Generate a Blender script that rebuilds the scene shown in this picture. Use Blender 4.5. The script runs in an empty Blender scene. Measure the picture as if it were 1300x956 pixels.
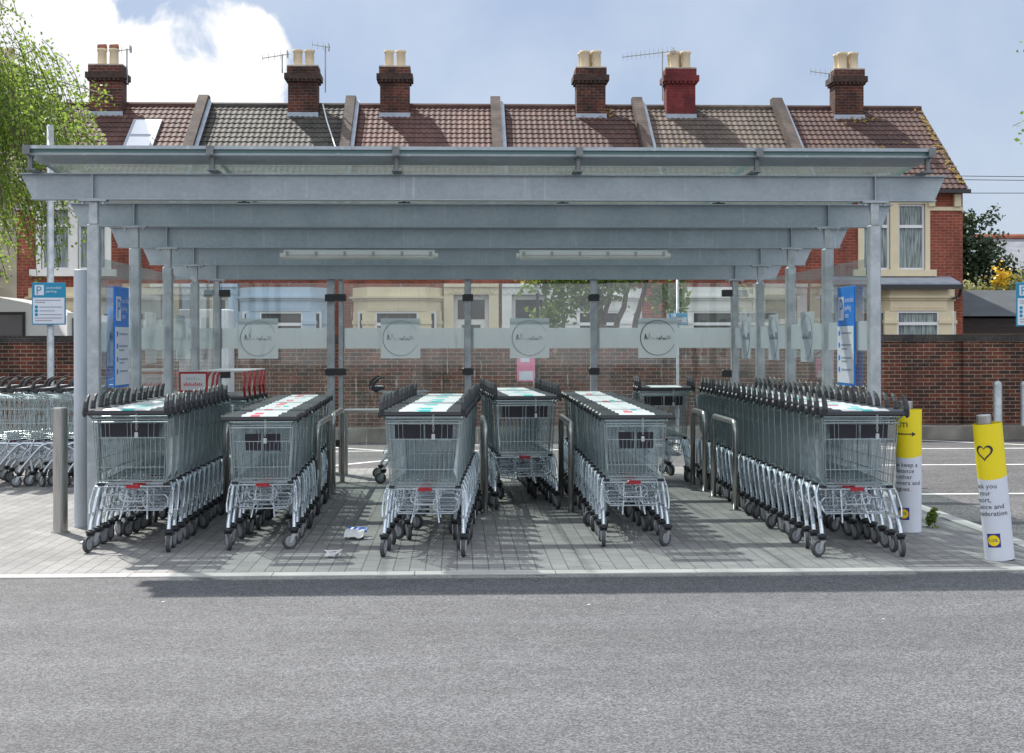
import bpy, math, random
from math import radians as R, sin, cos, pi, sqrt
from mathutils import Vector, Matrix
random.seed(7)
S = bpy.context.scene
COL = S.collection

# ------------------------------------------------------------------ camera, world, sun, exposure
cd = bpy.data.cameras.new("camera"); cam = bpy.data.objects.new("camera", cd); COL.objects.link(cam)
cd.sensor_width = 36; cd.lens = 50; cd.shift_y = -0.0342; cd.clip_start = 0.1; cd.clip_end = 2000
cam.location = (0, 0, 1.5); cam.rotation_euler = (R(90), R(0.09), R(-2.22))
S.camera = cam
SUN_EL, SUN_AZ = 50.5, -34.0            # azimuth from +Y (away from the camera) towards +X
S.view_settings.view_transform = 'Standard'; S.view_settings.look = 'None'
S.view_settings.exposure = 1.45; S.view_settings.gamma = 1.0; S.view_settings.use_curve_mapping = False
try:
    S.cycles.max_bounces = 10; S.cycles.transparent_max_bounces = 24
    S.cycles.sample_clamp_indirect = 6; S.cycles.caustics_reflective = False; S.cycles.caustics_refractive = False
    S.cycles.use_denoising = True
except Exception:
    pass
W = bpy.data.worlds.new("World"); S.world = W; W.use_nodes = True
nt = W.node_tree; nt.nodes.clear()
def wn(t, **k):
    n = nt.nodes.new(t)
    for a, b in k.items(): setattr(n, a, b)
    return n
def wl(a, b): nt.links.new(a, b)
def wmath(op, a, b=None, c=None, clamp=False):
    n = wn('ShaderNodeMath', operation=op, use_clamp=clamp)
    for i, v in enumerate((a, b, c)):
        if v is None: continue
        if isinstance(v, (int, float)): n.inputs[i].default_value = v
        else: wl(v, n.inputs[i])
    return n.outputs[0]
def wmix(f, a, b):
    n = wn('ShaderNodeMix', data_type='RGBA')
    for s, v in ((n.inputs[0], f), (n.inputs[6], a), (n.inputs[7], b)):
        if isinstance(v, (int, float)): s.default_value = v
        elif isinstance(v, tuple): s.default_value = v + (1,)
        else: wl(v, s)
    return n.outputs[2]
out = wn('ShaderNodeOutputWorld'); bg = wn('ShaderNodeBackground'); wl(bg.outputs[0], out.inputs[0])
sky = wn('ShaderNodeTexSky', sky_type='NISHITA', sun_disc=False); sky.sun_elevation = R(SUN_EL); sky.sun_rotation = R(SUN_AZ)
bg.inputs[1].default_value = 0.095
tc = wn('ShaderNodeTexCoord'); sp = wn('ShaderNodeSeparateXYZ'); wl(tc.outputs['Generated'], sp.inputs[0])
yy = wmath('MAXIMUM', sp.outputs[1], 0.25)
u = wmath('DIVIDE', sp.outputs[0], yy); v = wmath('DIVIDE', sp.outputs[2], yy)
def wnoise(scale, detail, rough, dist=0.0):
    n = wn('ShaderNodeTexNoise'); n.inputs['Scale'].default_value = scale; n.inputs['Detail'].default_value = detail
    n.inputs['Roughness'].default_value = rough; n.inputs['Distortion'].default_value = dist
    wl(tc.outputs['Generated'], n.inputs['Vector']); return n.outputs[0]
n1 = wnoise(17, 9, 0.55, 0.3); n2 = wnoise(7, 5, 0.5); n3 = wnoise(4, 4, 0.5)
g = wmath('SUBTRACT', wmath('MULTIPLY', u, -1.0), 0.100)
g = wmath('SUBTRACT', g, wmath('MULTIPLY', wmath('SUBTRACT', v, 0.175), 1.9))
du = wmath('ADD', u, 0.135); dv_ = wmath('SUBTRACT', v, 0.205)
puff = wmath('POWER', 2.718, wmath('MULTIPLY', wmath('ADD', wmath('MULTIPLY', du, wmath('MULTIPLY', du, 2600.0)), wmath('MULTIPLY', dv_, wmath('MULTIPLY', dv_, 900.0))), -1.0))
g = wmath('ADD', g, wmath('MULTIPLY', puff, 0.09))
f = wmath('ADD', wmath('MULTIPLY', g, 3.2), wmath('MULTIPLY', wmath('SUBTRACT', n1, 0.5), 1.0))
mr = wn('ShaderNodeMapRange', interpolation_type='SMOOTHSTEP'); wl(f, mr.inputs[0]); mr.inputs[1].default_value = -0.02; mr.inputs[2].default_value = 0.10
cl = mr.outputs[0]
mr2 = wn('ShaderNodeMapRange', interpolation_type='SMOOTHSTEP'); wl(n2, mr2.inputs[0]); mr2.inputs[1].default_value = 0.3; mr2.inputs[2].default_value = 0.7
veil = wmix(mr2.outputs[0], (1.36, 1.68, 2.34), (1.95, 2.20, 2.70))          # pale thin overcast (x0.1)
base = wmix(0.88, sky.outputs[0], veil)
mr3 = wn('ShaderNodeMapRange', interpolation_type='SMOOTHSTEP'); wl(n3, mr3.inputs[0]); mr3.inputs[1].default_value = 0.35; mr3.inputs[2].default_value = 0.62
cloudc = wmix(mr3.outputs[0], (3.2, 3.3, 3.5), (4.4, 4.4, 4.4))
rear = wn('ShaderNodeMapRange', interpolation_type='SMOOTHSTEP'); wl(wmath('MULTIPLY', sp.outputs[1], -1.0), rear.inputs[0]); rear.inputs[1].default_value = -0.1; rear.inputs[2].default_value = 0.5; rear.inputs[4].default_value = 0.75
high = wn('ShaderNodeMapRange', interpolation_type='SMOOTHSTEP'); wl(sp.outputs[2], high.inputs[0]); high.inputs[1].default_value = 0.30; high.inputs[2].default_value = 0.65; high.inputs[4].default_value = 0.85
base = wmix(high.outputs[0], base, (4.4, 4.7, 5.2))                                            # unseen cloud brightness added overhead to raise the fill light
base = wmix(wmath('MULTIPLY', rear.outputs[0], wmath('ADD', wmath('MULTIPLY', mr2.outputs[0], 0.5), 0.5)), base, (6.0, 6.2, 6.6))       # unseen bright cloud added behind the viewer, fills camera-facing shade
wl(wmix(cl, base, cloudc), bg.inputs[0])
sd = bpy.data.lights.new("sun", 'SUN'); sd.energy = 2.5; sd.angle = R(0.9); sd.color = (1.0, 0.95, 0.87)
so = bpy.data.objects.new("sun", sd); COL.objects.link(so)
tolight = Vector((sin(R(SUN_AZ)) * cos(R(SUN_EL)), cos(R(SUN_AZ)) * cos(R(SUN_EL)), sin(R(SUN_EL))))
so.rotation_euler = tolight.to_track_quat('Z', 'Y').to_euler(); so.location = (0, 0, 30)

# ------------------------------------------------------------------ materials
def mat(name, col, rough=0.6, metal=0.0, var=0.0, vscale=6.0, bump=0.0, bscale=40.0, spec=None, streak=0.0):
    m = bpy.data.materials.new(name); m.use_nodes = True; N = m.node_tree; b = N.nodes['Principled BSDF']
    b.inputs['Base Color'].default_value = (*col, 1); b.inputs['Roughness'].default_value = rough; b.inputs['Metallic'].default_value = metal
    if spec is not None: b.inputs['Specular IOR Level'].default_value = spec
    t = N.nodes.new('ShaderNodeTexCoord')
    if var or streak:
        n = N.nodes.new('ShaderNodeTexNoise'); n.inputs['Scale'].default_value = vscale; n.inputs['Detail'].default_value = 6
        if streak:
            mp = N.nodes.new('ShaderNodeMapping'); mp.inputs['Scale'].default_value = (1, 1, streak); N.links.new(t.outputs['Object'], mp.inputs[0]); N.links.new(mp.outputs[0], n.inputs['Vector'])
        else: N.links.new(t.outputs['Object'], n.inputs['Vector'])
        r = N.nodes.new('ShaderNodeMapRange'); r.inputs[1].default_value = 0.25; r.inputs[2].default_value = 0.75
        r.inputs[3].default_value = 1 - var; r.inputs[4].default_value = 1 + var; N.links.new(n.outputs[0], r.inputs[0])
        mx = N.nodes.new('ShaderNodeVectorMath'); mx.operation = 'SCALE'; mx.inputs[0].default_value = col
        N.links.new(r.outputs[0], mx.inputs['Scale']); N.links.new(mx.outputs[0], b.inputs['Base Color'])
    if bump:
        n = N.nodes.new('ShaderNodeTexNoise'); n.inputs['Scale'].default_value = bscale; n.inputs['Detail'].default_value = 4; N.links.new(t.outputs['Object'], n.inputs['Vector'])
        bp = N.nodes.new('ShaderNodeBump'); bp.inputs['Strength'].default_value = bump; bp.inputs['Distance'].default_value = 0.01
        N.links.new(n.outputs[0], bp.inputs['Height']); N.links.new(bp.outputs[0], b.inputs['Normal'])
    return m
class NB:
    """tiny node helper"""
    def __init__(s, name):
        s.m = bpy.data.materials.new(name); s.m.use_nodes = True; s.N = s.m.node_tree; s.b = s.N.nodes['Principled BSDF']
        s.tc = s.N.nodes.new('ShaderNodeTexCoord')
    def n(s, t, **k):
        x = s.N.nodes.new(t)
        for a, b in k.items(): setattr(x, a, b)
        return x
    def l(s, a, b): s.N.links.new(a, b)
    def put(s, sock, v):
        if isinstance(v, (int, float)): sock.default_value = v
        elif isinstance(v, tuple): sock.default_value = v if len(v) == len(sock.default_value) else v + (1,)
        else: s.l(v, sock)
    def math(s, op, a, b=None, c=None):
        x = s.n('ShaderNodeMath', operation=op)
        for i, q in enumerate((a, b, c)):
            if q is not None: s.put(x.inputs[i], q)
        return x.outputs[0]
    def mix(s, f, a, b, blend='MIX'):
        x = s.n('ShaderNodeMix', data_type='RGBA', blend_type=blend); s.put(x.inputs[0], f); s.put(x.inputs[6], a); s.put(x.inputs[7], b); return x.outputs[2]
    def noise(s, scale, detail=5, rough=0.5, vec=None, dist=0):
        x = s.n('ShaderNodeTexNoise'); x.inputs['Scale'].default_value = scale; x.inputs['Detail'].default_value = detail
        x.inputs['Roughness'].default_value = rough; x.inputs['Distortion'].default_value = dist
        s.l(vec or s.tc.outputs['Object'], x.inputs['Vector']); return x.outputs[0]
    def ramp(s, v, a, b, c=0.0, d=1.0):
        x = s.n('ShaderNodeMapRange', interpolation_type='SMOOTHSTEP'); s.put(x.inputs[0], v); x.inputs[1].default_value = a; x.inputs[2].default_value = b
        x.inputs[3].default_value = c; x.inputs[4].default_value = d; return x.outputs[0]
    def mapping(s, scale=(1, 1, 1), rot=(0, 0, 0), vec=None):
        x = s.n('ShaderNodeMapping'); x.inputs['Scale'].default_value = scale; x.inputs['Rotation'].default_value = rot
        s.l(vec or s.tc.outputs['Object'], x.inputs[0]); return x.outputs[0]
    def bump(s, h, strength=0.5, dist=0.01):
        x = s.n('ShaderNodeBump'); x.inputs['Strength'].default_value = strength; x.inputs['Distance'].default_value = dist
        s.l(h, x.inputs['Height']); s.l(x.outputs[0], s.b.inputs['Normal'])
    def base(s, c, rough=0.8):
        s.put(s.b.inputs['Base Color'], c); s.put(s.b.inputs['Roughness'], rough); return s.m

def brick_mat(name, c1, c2, mortar, row, width, rot_flat=False, msize=0.012, bias=0.0, bumpd=0.006, dirt=0.3):
    b = NB(name); s = b.n('ShaderNodeSeparateXYZ'); b.l(b.tc.outputs['Object'], s.inputs[0])
    cv = b.n('ShaderNodeCombineXYZ'); b.l(b.math('ADD', s.outputs[0], s.outputs[1]), cv.inputs[0]); b.l(s.outputs[2], cv.inputs[1])
    t = b.n('ShaderNodeTexBrick'); b.l(cv.outputs[0], t.inputs['Vector']); t.inputs['Scale'].default_value = 1
    t.inputs['Color1'].default_value = (*c1, 1); t.inputs['Color2'].default_value = (*c2, 1); t.inputs['Mortar'].default_value = (*mortar, 1)
    t.inputs['Brick Width'].default_value = width; t.inputs['Row Height'].default_value = row; t.inputs['Mortar Size'].default_value = msize * 0.5
    t.inputs['Mortar Smooth'].default_value = 0.3; t.inputs['Bias'].default_value = bias
    n = b.noise(1.3, 6, 0.6); f = b.ramp(n, 0.3, 0.7, 1 - dirt, 1 + dirt * 0.6)
    st = b.noise(1.0, 6, 0.65, b.mapping((2.2, 2.2, 0.5))); f = b.math('MULTIPLY', f, b.ramp(st, 0.3, 0.62, 0.62, 1.06)); n2 = b.noise(25, 3); f2 = b.ramp(n2, 0.3, 0.7, 0.82, 1.15)
    c = b.mix(1.0, t.outputs['Color'], b.math('MULTIPLY', f, f2), 'MULTIPLY')
    b.bump(b.math('MULTIPLY', t.outputs['Fac'], -1.0), 0.6, bumpd)
    return b.base(c, 0.85)

M = {}
M['galv'] = (lambda b: (b.bump(b.noise(60, 3), 0.05, 0.002), setattr(b.b.inputs['Metallic'], 'default_value', 0.55),
             b.base(b.mix(b.ramp(b.noise(9, 6, 0.65), 0.3, 0.7), (0.34, 0.375, 0.40), (0.50, 0.535, 0.555)), b.ramp(b.noise(14, 4), 0.3, 0.7, 0.38, 0.6)))[-1])(NB('galvanised_steel'))
def beam_mat():
    b = NB('galvanised_beam'); b.b.inputs['Metallic'].default_value = 0.35
    st = b.noise(7, 5, 0.6, b.mapping((3.5, 3.5, 0.12)))
    c = b.mix(b.ramp(b.noise(3, 6, 0.65), 0.3, 0.7), (0.335, 0.39, 0.425), (0.405, 0.455, 0.49))
    c = b.mix(b.ramp(st, 0.58, 0.76, 0, 0.5), c, (0.66, 0.70, 0.76))
    st2 = b.noise(5, 6, 0.7, b.mapping((9, 9, 0.25))); c = b.mix(b.ramp(st2, 0.58, 0.76, 0, 0.22), c, (0.20, 0.22, 0.24))
    vo = b.n('ShaderNodeTexVoronoi'); vo.inputs['Scale'].default_value = 38; b.l(b.tc.outputs['Object'], vo.inputs['Vector']); sc = b.n('ShaderNodeSeparateColor'); b.l(vo.outputs['Color'], sc.inputs[0])
    c = b.mix(1.0, c, b.ramp(sc.outputs[0], 0, 1, 0.96, 1.05), 'MULTIPLY')
    return b.base(c, 0.5)
M['beam'] = beam_mat()
M['wire'] = mat('zinc_wire', (0.44, 0.52, 0.54), 0.27, 0.96, 0.12, 12)
M['tube'] = mat('chrome_tube', (0.62, 0.68, 0.74), 0.25, 0.8, 0.08, 9)
M['black'] = mat('black_plastic', (0.022, 0.024, 0.03), 0.42, 0, 0.25, 8)
M['seatp'] = mat('dark_navy_plastic', (0.018, 0.018, 0.030), 0.4, 0, 0.2, 6)
M['tyre'] = mat('grey_rubber', (0.06, 0.063, 0.070), 0.7, 0, 0.2, 20)
M['hub'] = mat('wheel_hub', (0.26, 0.28, 0.30), 0.5, 0, 0.1, 10)
M['fork'] = mat('fork_plate', (0.52, 0.55, 0.57), 0.35, 0.6, 0.1, 12)
M['red'] = mat('red_plastic', (0.40, 0.016, 0.028), 0.4, 0, 0.12, 6)
M['white'] = mat('white_plastic', (0.74, 0.75, 0.76), 0.4, 0, 0.06, 5)
M['teal'] = mat('teal_print', (0.05, 0.52, 0.50), 0.4)
M['pink'] = mat('pink_print', (0.75, 0.12, 0.16), 0.4)
M['ltgrey'] = mat('pale_print', (0.60, 0.63, 0.65), 0.4)
M['steel'] = (lambda b: (setattr(b.b.inputs['Metallic'], 'default_value', 0.9), b.base(b.mix(b.ramp(b.noise(40, 3, 0.5, b.mapping((8, 8, 0.15))), 0.3, 0.7), (0.36, 0.352, 0.34), (0.54, 0.53, 0.51)), 0.28))[-1])(NB('brushed_stainless'))
M['pole'] = mat('pale_grey_paint', (0.50, 0.55, 0.60), 0.45, 0, 0.06, 3)
M['yellow'] = mat('yellow_print', (0.86, 0.70, 0.01), 0.45)
M['signw'] = mat('white_sign', (0.66, 0.70, 0.78), 0.45, 0, 0.05, 4)
M['ink'] = mat('dark_ink', (0.03, 0.025, 0.03), 0.5)
M['blue'] = mat('blue_sign', (0.005, 0.19, 0.66), 0.4, 0, 0.05, 3)
M['cyan'] = mat('teal_blue_sign', (0.005, 0.24, 0.42), 0.4, 0, 0.05, 3)
M['navy'] = mat('navy_print', (0.0, 0.035, 0.30), 0.4)
M['pgrey'] = mat('print_grey', (0.30, 0.33, 0.38), 0.5)
M['lampcase'] = mat('diffuser_plastic', (0.80, 0.82, 0.76), 0.25, 0, 0.08, 5)
M['ltmetal'] = mat('clip_metal', (0.35, 0.36, 0.36), 0.4, 0.6)
M['darkclip'] = mat('dark_clamp_metal', (0.17, 0.185, 0.19), 0.4, 0.4, 0.2, 20)
M['concrete'] = mat('concrete', (0.44, 0.43, 0.40), 0.85, 0, 0.18, 5, 0.3, 60)
M['stone_pale'] = mat('limestone', (0.40, 0.36, 0.28), 0.85, 0, 0.2, 2)
M['cream'] = mat('cream_render', (0.70, 0.61, 0.42), 0.75, 0, 0.10, 2)
M['bluepaint'] = mat('pale_blue_render', (0.42, 0.54, 0.66), 0.7, 0, 0.08, 2)
M['whitepaint'] = mat('white_render', (0.74, 0.74, 0.71), 0.75, 0, 0.12, 2)
M['oldpaint'] = mat('weathered_stone', (0.40, 0.36, 0.30), 0.85, 0, 0.35, 4)
M['upvc'] = mat('white_window_frame', (0.78, 0.79, 0.80), 0.35)
M['lead'] = mat('lead_flashing', (0.34, 0.39, 0.46), 0.5, 0.2, 0.2, 3)
M['gutter'] = mat('black_gutter', (0.025, 0.025, 0.028), 0.4)
M['redpaint'] = mat('red_gutter_paint', (0.34, 0.03, 0.03), 0.5)
M['potc'] = mat('cream_chimney_pot', (0.62, 0.52, 0.36), 0.8, 0, 0.14, 3)
M['cowl'] = mat('terracotta', (0.34, 0.12, 0.075), 0.8, 0, 0.2, 4)
M['curtain'] = (lambda b: b.base(b.mix(b.ramp(b.noise(6, 3, 0.5, b.mapping((6, 6, 0.3))), 0.35, 0.65), (0.11, 0.14, 0.14), (0.36, 0.42, 0.41)), 0.8))(NB('net_curtain'))
M['darkroom'] = mat('dim_interior', (0.05, 0.045, 0.045), 0.9, 0, 0.4, 1.5)
M['slate'] = mat('grey_slate', (0.22, 0.23, 0.26), 0.7, 0, 0.2, 3)
M['feltroof'] = mat('dark_felt_roof', (0.050, 0.060, 0.070), 0.75, 0, 0.25, 1.5)
M['darkwood'] = mat('dark_boards', (0.035, 0.026, 0.024), 0.8, 0, 0.4, 3, streak=8)
M['bark'] = mat('bark', (0.10, 0.075, 0.06), 0.9, 0, 0.35, 6, 0.5, 30)
M['birchbark'] = mat('birch_bark', (0.45, 0.42, 0.38), 0.85, 0, 0.5, 5)
M['vanwhite'] = mat('white_vehicle_paint', (0.72, 0.72, 0.72), 0.25)
M['glassdark'] = mat('dark_window_glass', (0.10, 0.095, 0.10), 0.08, 0, 0.1, 2)
M['boxwhite'] = mat('white_cabinet_paint', (0.62, 0.65, 0.69), 0.4, 0, 0.05, 2)
M['pinkposter'] = mat('pink_poster', (0.72, 0.22, 0.36), 0.6, 0, 0.15, 3)
M['brick_wall'] = brick_mat('car_park_brick', (0.160, 0.042, 0.024), (0.036, 0.021, 0.019), (0.35, 0.285, 0.205), 0.0605, 0.185, msize=0.0105, bias=-0.05)
M['coping'] = brick_mat('blue_brick_coping', (0.045, 0.04, 0.042), (0.07, 0.055, 0.05), (0.10, 0.095, 0.085), 0.12, 0.075, msize=0.008)
M['brick_house'] = brick_mat('red_facing_brick', (0.30, 0.070, 0.038), (0.22, 0.050, 0.030), (0.34, 0.24, 0.19), 0.078, 0.225, msize=0.010)
M['corbel'] = mat('sooty_corbel_brick', (0.055, 0.035, 0.028), 0.9, 0, 0.5, 7, 0.5, 30)
M['brick_old'] = brick_mat('old_chimney_brick', (0.125, 0.032, 0.020), (0.045, 0.020, 0.017), (0.19, 0.145, 0.11), 0.085, 0.23, msize=0.012, dirt=0.6)
M['brick_grey'] = brick_mat('weathered_parapet_brick', (0.085, 0.056, 0.044), (0.06, 0.045, 0.04), (0.13, 0.115, 0.10), 0.085, 0.23, msize=0.012, dirt=0.5)
M['redchim'] = brick_mat('red_painted_brick', (0.20, 0.030, 0.032), (0.165, 0.026, 0.028), (0.14, 0.024, 0.026), 0.085, 0.23, msize=0.014, dirt=0.5)

def tile_mat(name, c1, c2, lichen=0.0, lcol=(0.30, 0.24, 0.10)):
    b = NB(name); s = b.n('ShaderNodeSeparateXYZ'); b.l(b.tc.outputs['Object'], s.inputs[0])
    cx = b.math('FLOOR', b.math('MULTIPLY', s.outputs[0], 6.17)); cz = b.math('FLOOR', b.math('MULTIPLY', s.outputs[2], 6.1))
    cv = b.n('ShaderNodeCombineXYZ'); b.l(cx, cv.inputs[0]); b.l(cz, cv.inputs[1])
    wnz = b.n('ShaderNodeTexWhiteNoise', noise_dimensions='2D'); b.l(cv.outputs[0], wnz.inputs['Vector'])
    c = b.mix(wnz.outputs[0], c1, c2)
    c = b.mix(b.ramp(b.noise(0.9, 5, 0.6), 0.35, 0.7, 0.0, 0.7), c, tuple(x * 0.5 for x in c1))
    c = b.mix(b.ramp(b.noise(30, 3), 0.5, 0.75, 0, 0.2), c, tuple(min(1, x * 2.0 + 0.02) for x in c2))
    if lichen: c = b.mix(b.ramp(b.noise(2.2, 7, 0.7), 0.70 - lichen, 0.76 - lichen, 0, 0.85), c, lcol)
    b.bump(b.noise(18, 3), 0.3, 0.01)
    return b.base(c, 0.75)
M['tile_brown'] = tile_mat('brown_red_tiles', (0.060, 0.024, 0.019), (0.098, 0.042, 0.033), 0.05)
M['tile_black'] = tile_mat('grey_black_tiles', (0.034, 0.032, 0.029), (0.070, 0.065, 0.055), 0.06, (0.22, 0.20, 0.10))
M['tile_rose'] = tile_mat('rose_tiles', (0.074, 0.030, 0.025), (0.110, 0.050, 0.041), 0.02)
M['tile_tan'] = tile_mat('tan_grey_tiles', (0.074, 0.053, 0.042), (0.122, 0.092, 0.072), 0.05)
M['tile_dark'] = tile_mat('dark_red_tiles', (0.056, 0.024, 0.020), (0.088, 0.040, 0.033), 0.06, (0.34, 0.22, 0.03))
M['lichen'] = mat('ochre_lichen', (0.24, 0.16, 0.025), 0.9, 0, 0.5, 8)

def asphalt(name, lo, hi, cells, wear):
    b = NB(name); vo = b.n('ShaderNodeTexVoronoi'); vo.inputs['Scale'].default_value = cells; b.l(b.tc.outputs['Object'], vo.inputs['Vector'])
    sp = b.n('ShaderNodeSeparateColor'); b.l(vo.outputs['Color'], sp.inputs[0])
    c = b.mix(b.ramp(sp.outputs[0], 0.1, 0.95), lo, hi)
    c = b.mix(b.ramp(vo.outputs['Distance'], 0.45, 0.9, 0, 0.55), c, tuple(x * 0.45 for x in lo))
    c = b.mix(1.0, c, b.ramp(b.noise(0.55, 7, 0.6), 0.3, 0.7, 1 - wear, 1 + wear), 'MULTIPLY')
    c = b.mix(1.0, c, b.ramp(b.noise(6, 5, 0.6), 0.3, 0.7, 0.9, 1.08), 'MULTIPLY')
    tr = b.noise(1.0, 5, 0.6, b.mapping((0.12, 1.6, 1)))                       # long soft tyre tracks along the road
    c = b.mix(1.0, c, b.ramp(tr, 0.35, 0.65, 0.86, 1.09), 'MULTIPLY')
    c = b.mix(b.ramp(b.noise(1.7, 3, 0.5), 0.69, 0.76, 0, 0.4), c, tuple(x * 0.55 for x in lo))   # oil spots
    c = b.mix(b.ramp(b.noise(70, 3, 0.6), 0.60, 0.70, 0, 0.75), c, tuple(x * 0.35 for x in lo))    # open dark pores
    c = b.mix(b.ramp(b.noise(45, 2, 0.5), 0.72, 0.78, 0, 0.5), c, tuple(x * 1.7 for x in hi))      # pale grit
    b.bump(vo.outputs['Distance'], 0.5, 0.004)
    return b.base(c, 0.8)
M['asphalt'] = asphalt('road_asphalt', (0.050, 0.052, 0.059), (0.162, 0.166, 0.178), 130, 0.11)
M['lotasphalt'] = asphalt('car_park_asphalt', (0.050, 0.050, 0.053), (0.135, 0.135, 0.138), 60, 0.2)

def paver_mat():
    b = NB('block_paving'); v = b.mapping((1, 1, 1), (0, 0, R(90)))
    t = b.n('ShaderNodeTexBrick'); b.l(v, t.inputs['Vector']); t.inputs['Scale'].default_value = 1
    t.inputs['Color1'].default_value = (0.215, 0.216, 0.216, 1); t.inputs['Color2'].default_value = (0.268, 0.269, 0.268, 1); t.inputs['Mortar'].default_value = (0.115, 0.108, 0.10, 1)
    t.inputs['Brick Width'].default_value = 0.21; t.inputs['Row Height'].default_value = 0.105; t.inputs['Mortar Size'].default_value = 0.0042; t.inputs['Mortar Smooth'].default_value = 0.2
    c = b.mix(1.0, t.outputs['Color'], b.ramp(b.noise(1.2, 7, 0.65), 0.3, 0.72, 0.76, 1.1), 'MULTIPLY')
    c = b.mix(1.0, c, b.ramp(b.noise(70, 3), 0.3, 0.7, 0.88, 1.1), 'MULTIPLY')
    c = b.mix(b.ramp(b.noise(9, 4, 0.6), 0.66, 0.72, 0, 0.5), c, (0.11, 0.105, 0.10))
    b.bump(b.math('MULTIPLY', t.outputs['Fac'], -1.0), 0.5, 0.004)
    return b.base(c, 0.85)
M['pavers'] = paver_mat()
M['kerb'] = mat('pale_kerb_concrete', (0.40, 0.395, 0.38), 0.85, 0, 0.2, 3, 0.3, 50)
M['linepaint'] = mat('white_road_paint', (0.62, 0.62, 0.62), 0.7, 0, 0.22, 6)

def glass_mat(name, tint, dirt, drips=False, ior=1.5, dust=0.62):
    m = bpy.data.materials.new(name); m.use_nodes = True; N = m.node_tree; N.nodes.clear()
    o = N.nodes.new('ShaderNodeOutputMaterial'); tr = N.nodes.new('ShaderNodeBsdfTransparent'); tr.inputs[0].default_value = (*tint, 1)
    gl = N.nodes.new('ShaderNodeBsdfGlossy'); gl.inputs['Roughness'].default_value = 0.015; gl.inputs[0].default_value = (0.95, 0.97, 0.97, 1)
    fr = N.nodes.new('ShaderNodeFresnel'); fr.inputs[0].default_value = ior; geo = N.nodes.new('ShaderNodeNewGeometry')
    inv = N.nodes.new('ShaderNodeMath'); inv.operation = 'SUBTRACT'; inv.inputs[0].default_value = 1.0; N.links.new(geo.outputs['Backfacing'], inv.inputs[1])
    fm = N.nodes.new('ShaderNodeMath'); fm.operation = 'MULTIPLY'; N.links.new(fr.outputs[0], fm.inputs[0]); N.links.new(inv.outputs[0], fm.inputs[1])   # the far face of a pane adds no second mirror
    a = N.nodes.new('ShaderNodeMixShader'); 
    up = N.nodes.new('ShaderNodeMath'); up.operation = 'ADD'; up.inputs[1].default_value = 1.0; N.links.new(fm.outputs[0], up.inputs[0])
    tw = N.nodes.new('ShaderNodeMath'); tw.operation = 'MULTIPLY'; tw.inputs[1].default_value = 2.0; N.links.new(fm.outputs[0], tw.inputs[0])
    dv = N.nodes.new('ShaderNodeMath'); dv.operation = 'DIVIDE'; N.links.new(tw.outputs[0], dv.inputs[0]); N.links.new(up.outputs[0], dv.inputs[1])   # both faces of the pane: 2F / (1 + F)
    N.links.new(dv.outputs[0], a.inputs[0]); N.links.new(tr.outputs[0], a.inputs[1]); N.links.new(gl.outputs[0], a.inputs[2])
    df = N.nodes.new('ShaderNodeBsdfDiffuse'); df.inputs[0].default_value = (dust, dust * 1.03, dust, 1)
    tl = N.nodes.new('ShaderNodeBsdfTranslucent'); tl.inputs[0].default_value = (dust, dust * 1.06, dust * 1.03, 1)
    dm = N.nodes.new('ShaderNodeMixShader'); dm.inputs[0].default_value = 0.5; N.links.new(df.outputs[0], dm.inputs[1]); N.links.new(tl.outputs[0], dm.inputs[2])
    t = N.nodes.new('ShaderNodeTexCoord'); mp = N.nodes.new('ShaderNodeMapping'); mp.inputs['Scale'].default_value = (1, 1, 0.35 if drips else 1); N.links.new(t.outputs['Object'], mp.inputs[0])
    n = N.nodes.new('ShaderNodeTexNoise'); n.inputs['Scale'].default_value = 3.5; n.inputs['Detail'].default_value = 8; N.links.new(mp.outputs[0], n.inputs['Vector'])
    r = N.nodes.new('ShaderNodeMapRange'); r.inputs[1].default_value = 0.35; r.inputs[2].default_value = 0.75; r.inputs[3].default_value = dirt * 0.5; r.inputs[4].default_value = dirt * 1.6; N.links.new(n.outputs[0], r.inputs[0])
    fac = r.outputs[0]
    if drips:
        mp2 = N.nodes.new('ShaderNodeMapping'); mp2.inputs['Scale'].default_value = (22, 22, 1.6); N.links.new(t.outputs['Object'], mp2.inputs[0])
        n2 = N.nodes.new('ShaderNodeTexNoise'); n2.inputs['Scale'].default_value = 1.0; n2.inputs['Detail'].default_value = 7; n2.inputs['Roughness'].default_value = 0.75; N.links.new(mp2.outputs[0], n2.inputs['Vector'])
        r2 = N.nodes.new('ShaderNodeMapRange'); r2.inputs[1].default_value = 0.585; r2.inputs[2].default_value = 0.68; r2.inputs[3].default_value = 0; r2.inputs[4].default_value = 0.42; N.links.new(n2.outputs[0], r2.inputs[0])
        ad = N.nodes.new('ShaderNodeMath'); ad.operation = 'MAXIMUM'; N.links.new(fac, ad.inputs[0]); N.links.new(r2.outputs[0], ad.inputs[1]); fac = ad.outputs[0]
    dt = N.nodes.new('ShaderNodeVectorMath'); dt.operation = 'DOT_PRODUCT'; N.links.new(geo.outputs['Normal'], dt.inputs[0]); N.links.new(geo.outputs['Incoming'], dt.inputs[1])
    def mth(op, a_, b_):
        q = N.nodes.new('ShaderNodeMath'); q.operation = op
        for i_, v_ in ((0, a_), (1, b_)):
            if isinstance(v_, (int, float)): q.inputs[i_].default_value = v_
            else: N.links.new(v_, q.inputs[i_])
        return q.outputs[0]
    cosv = mth('MAXIMUM', mth('ABSOLUTE', dt.outputs['Value'], 0.0), 0.08)
    fac = mth('SUBTRACT', 1.0, mth('POWER', mth('SUBTRACT', 1.0, fac), mth('DIVIDE', 1.0, cosv)))      # a dust film covers more of a slanting view
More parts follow.
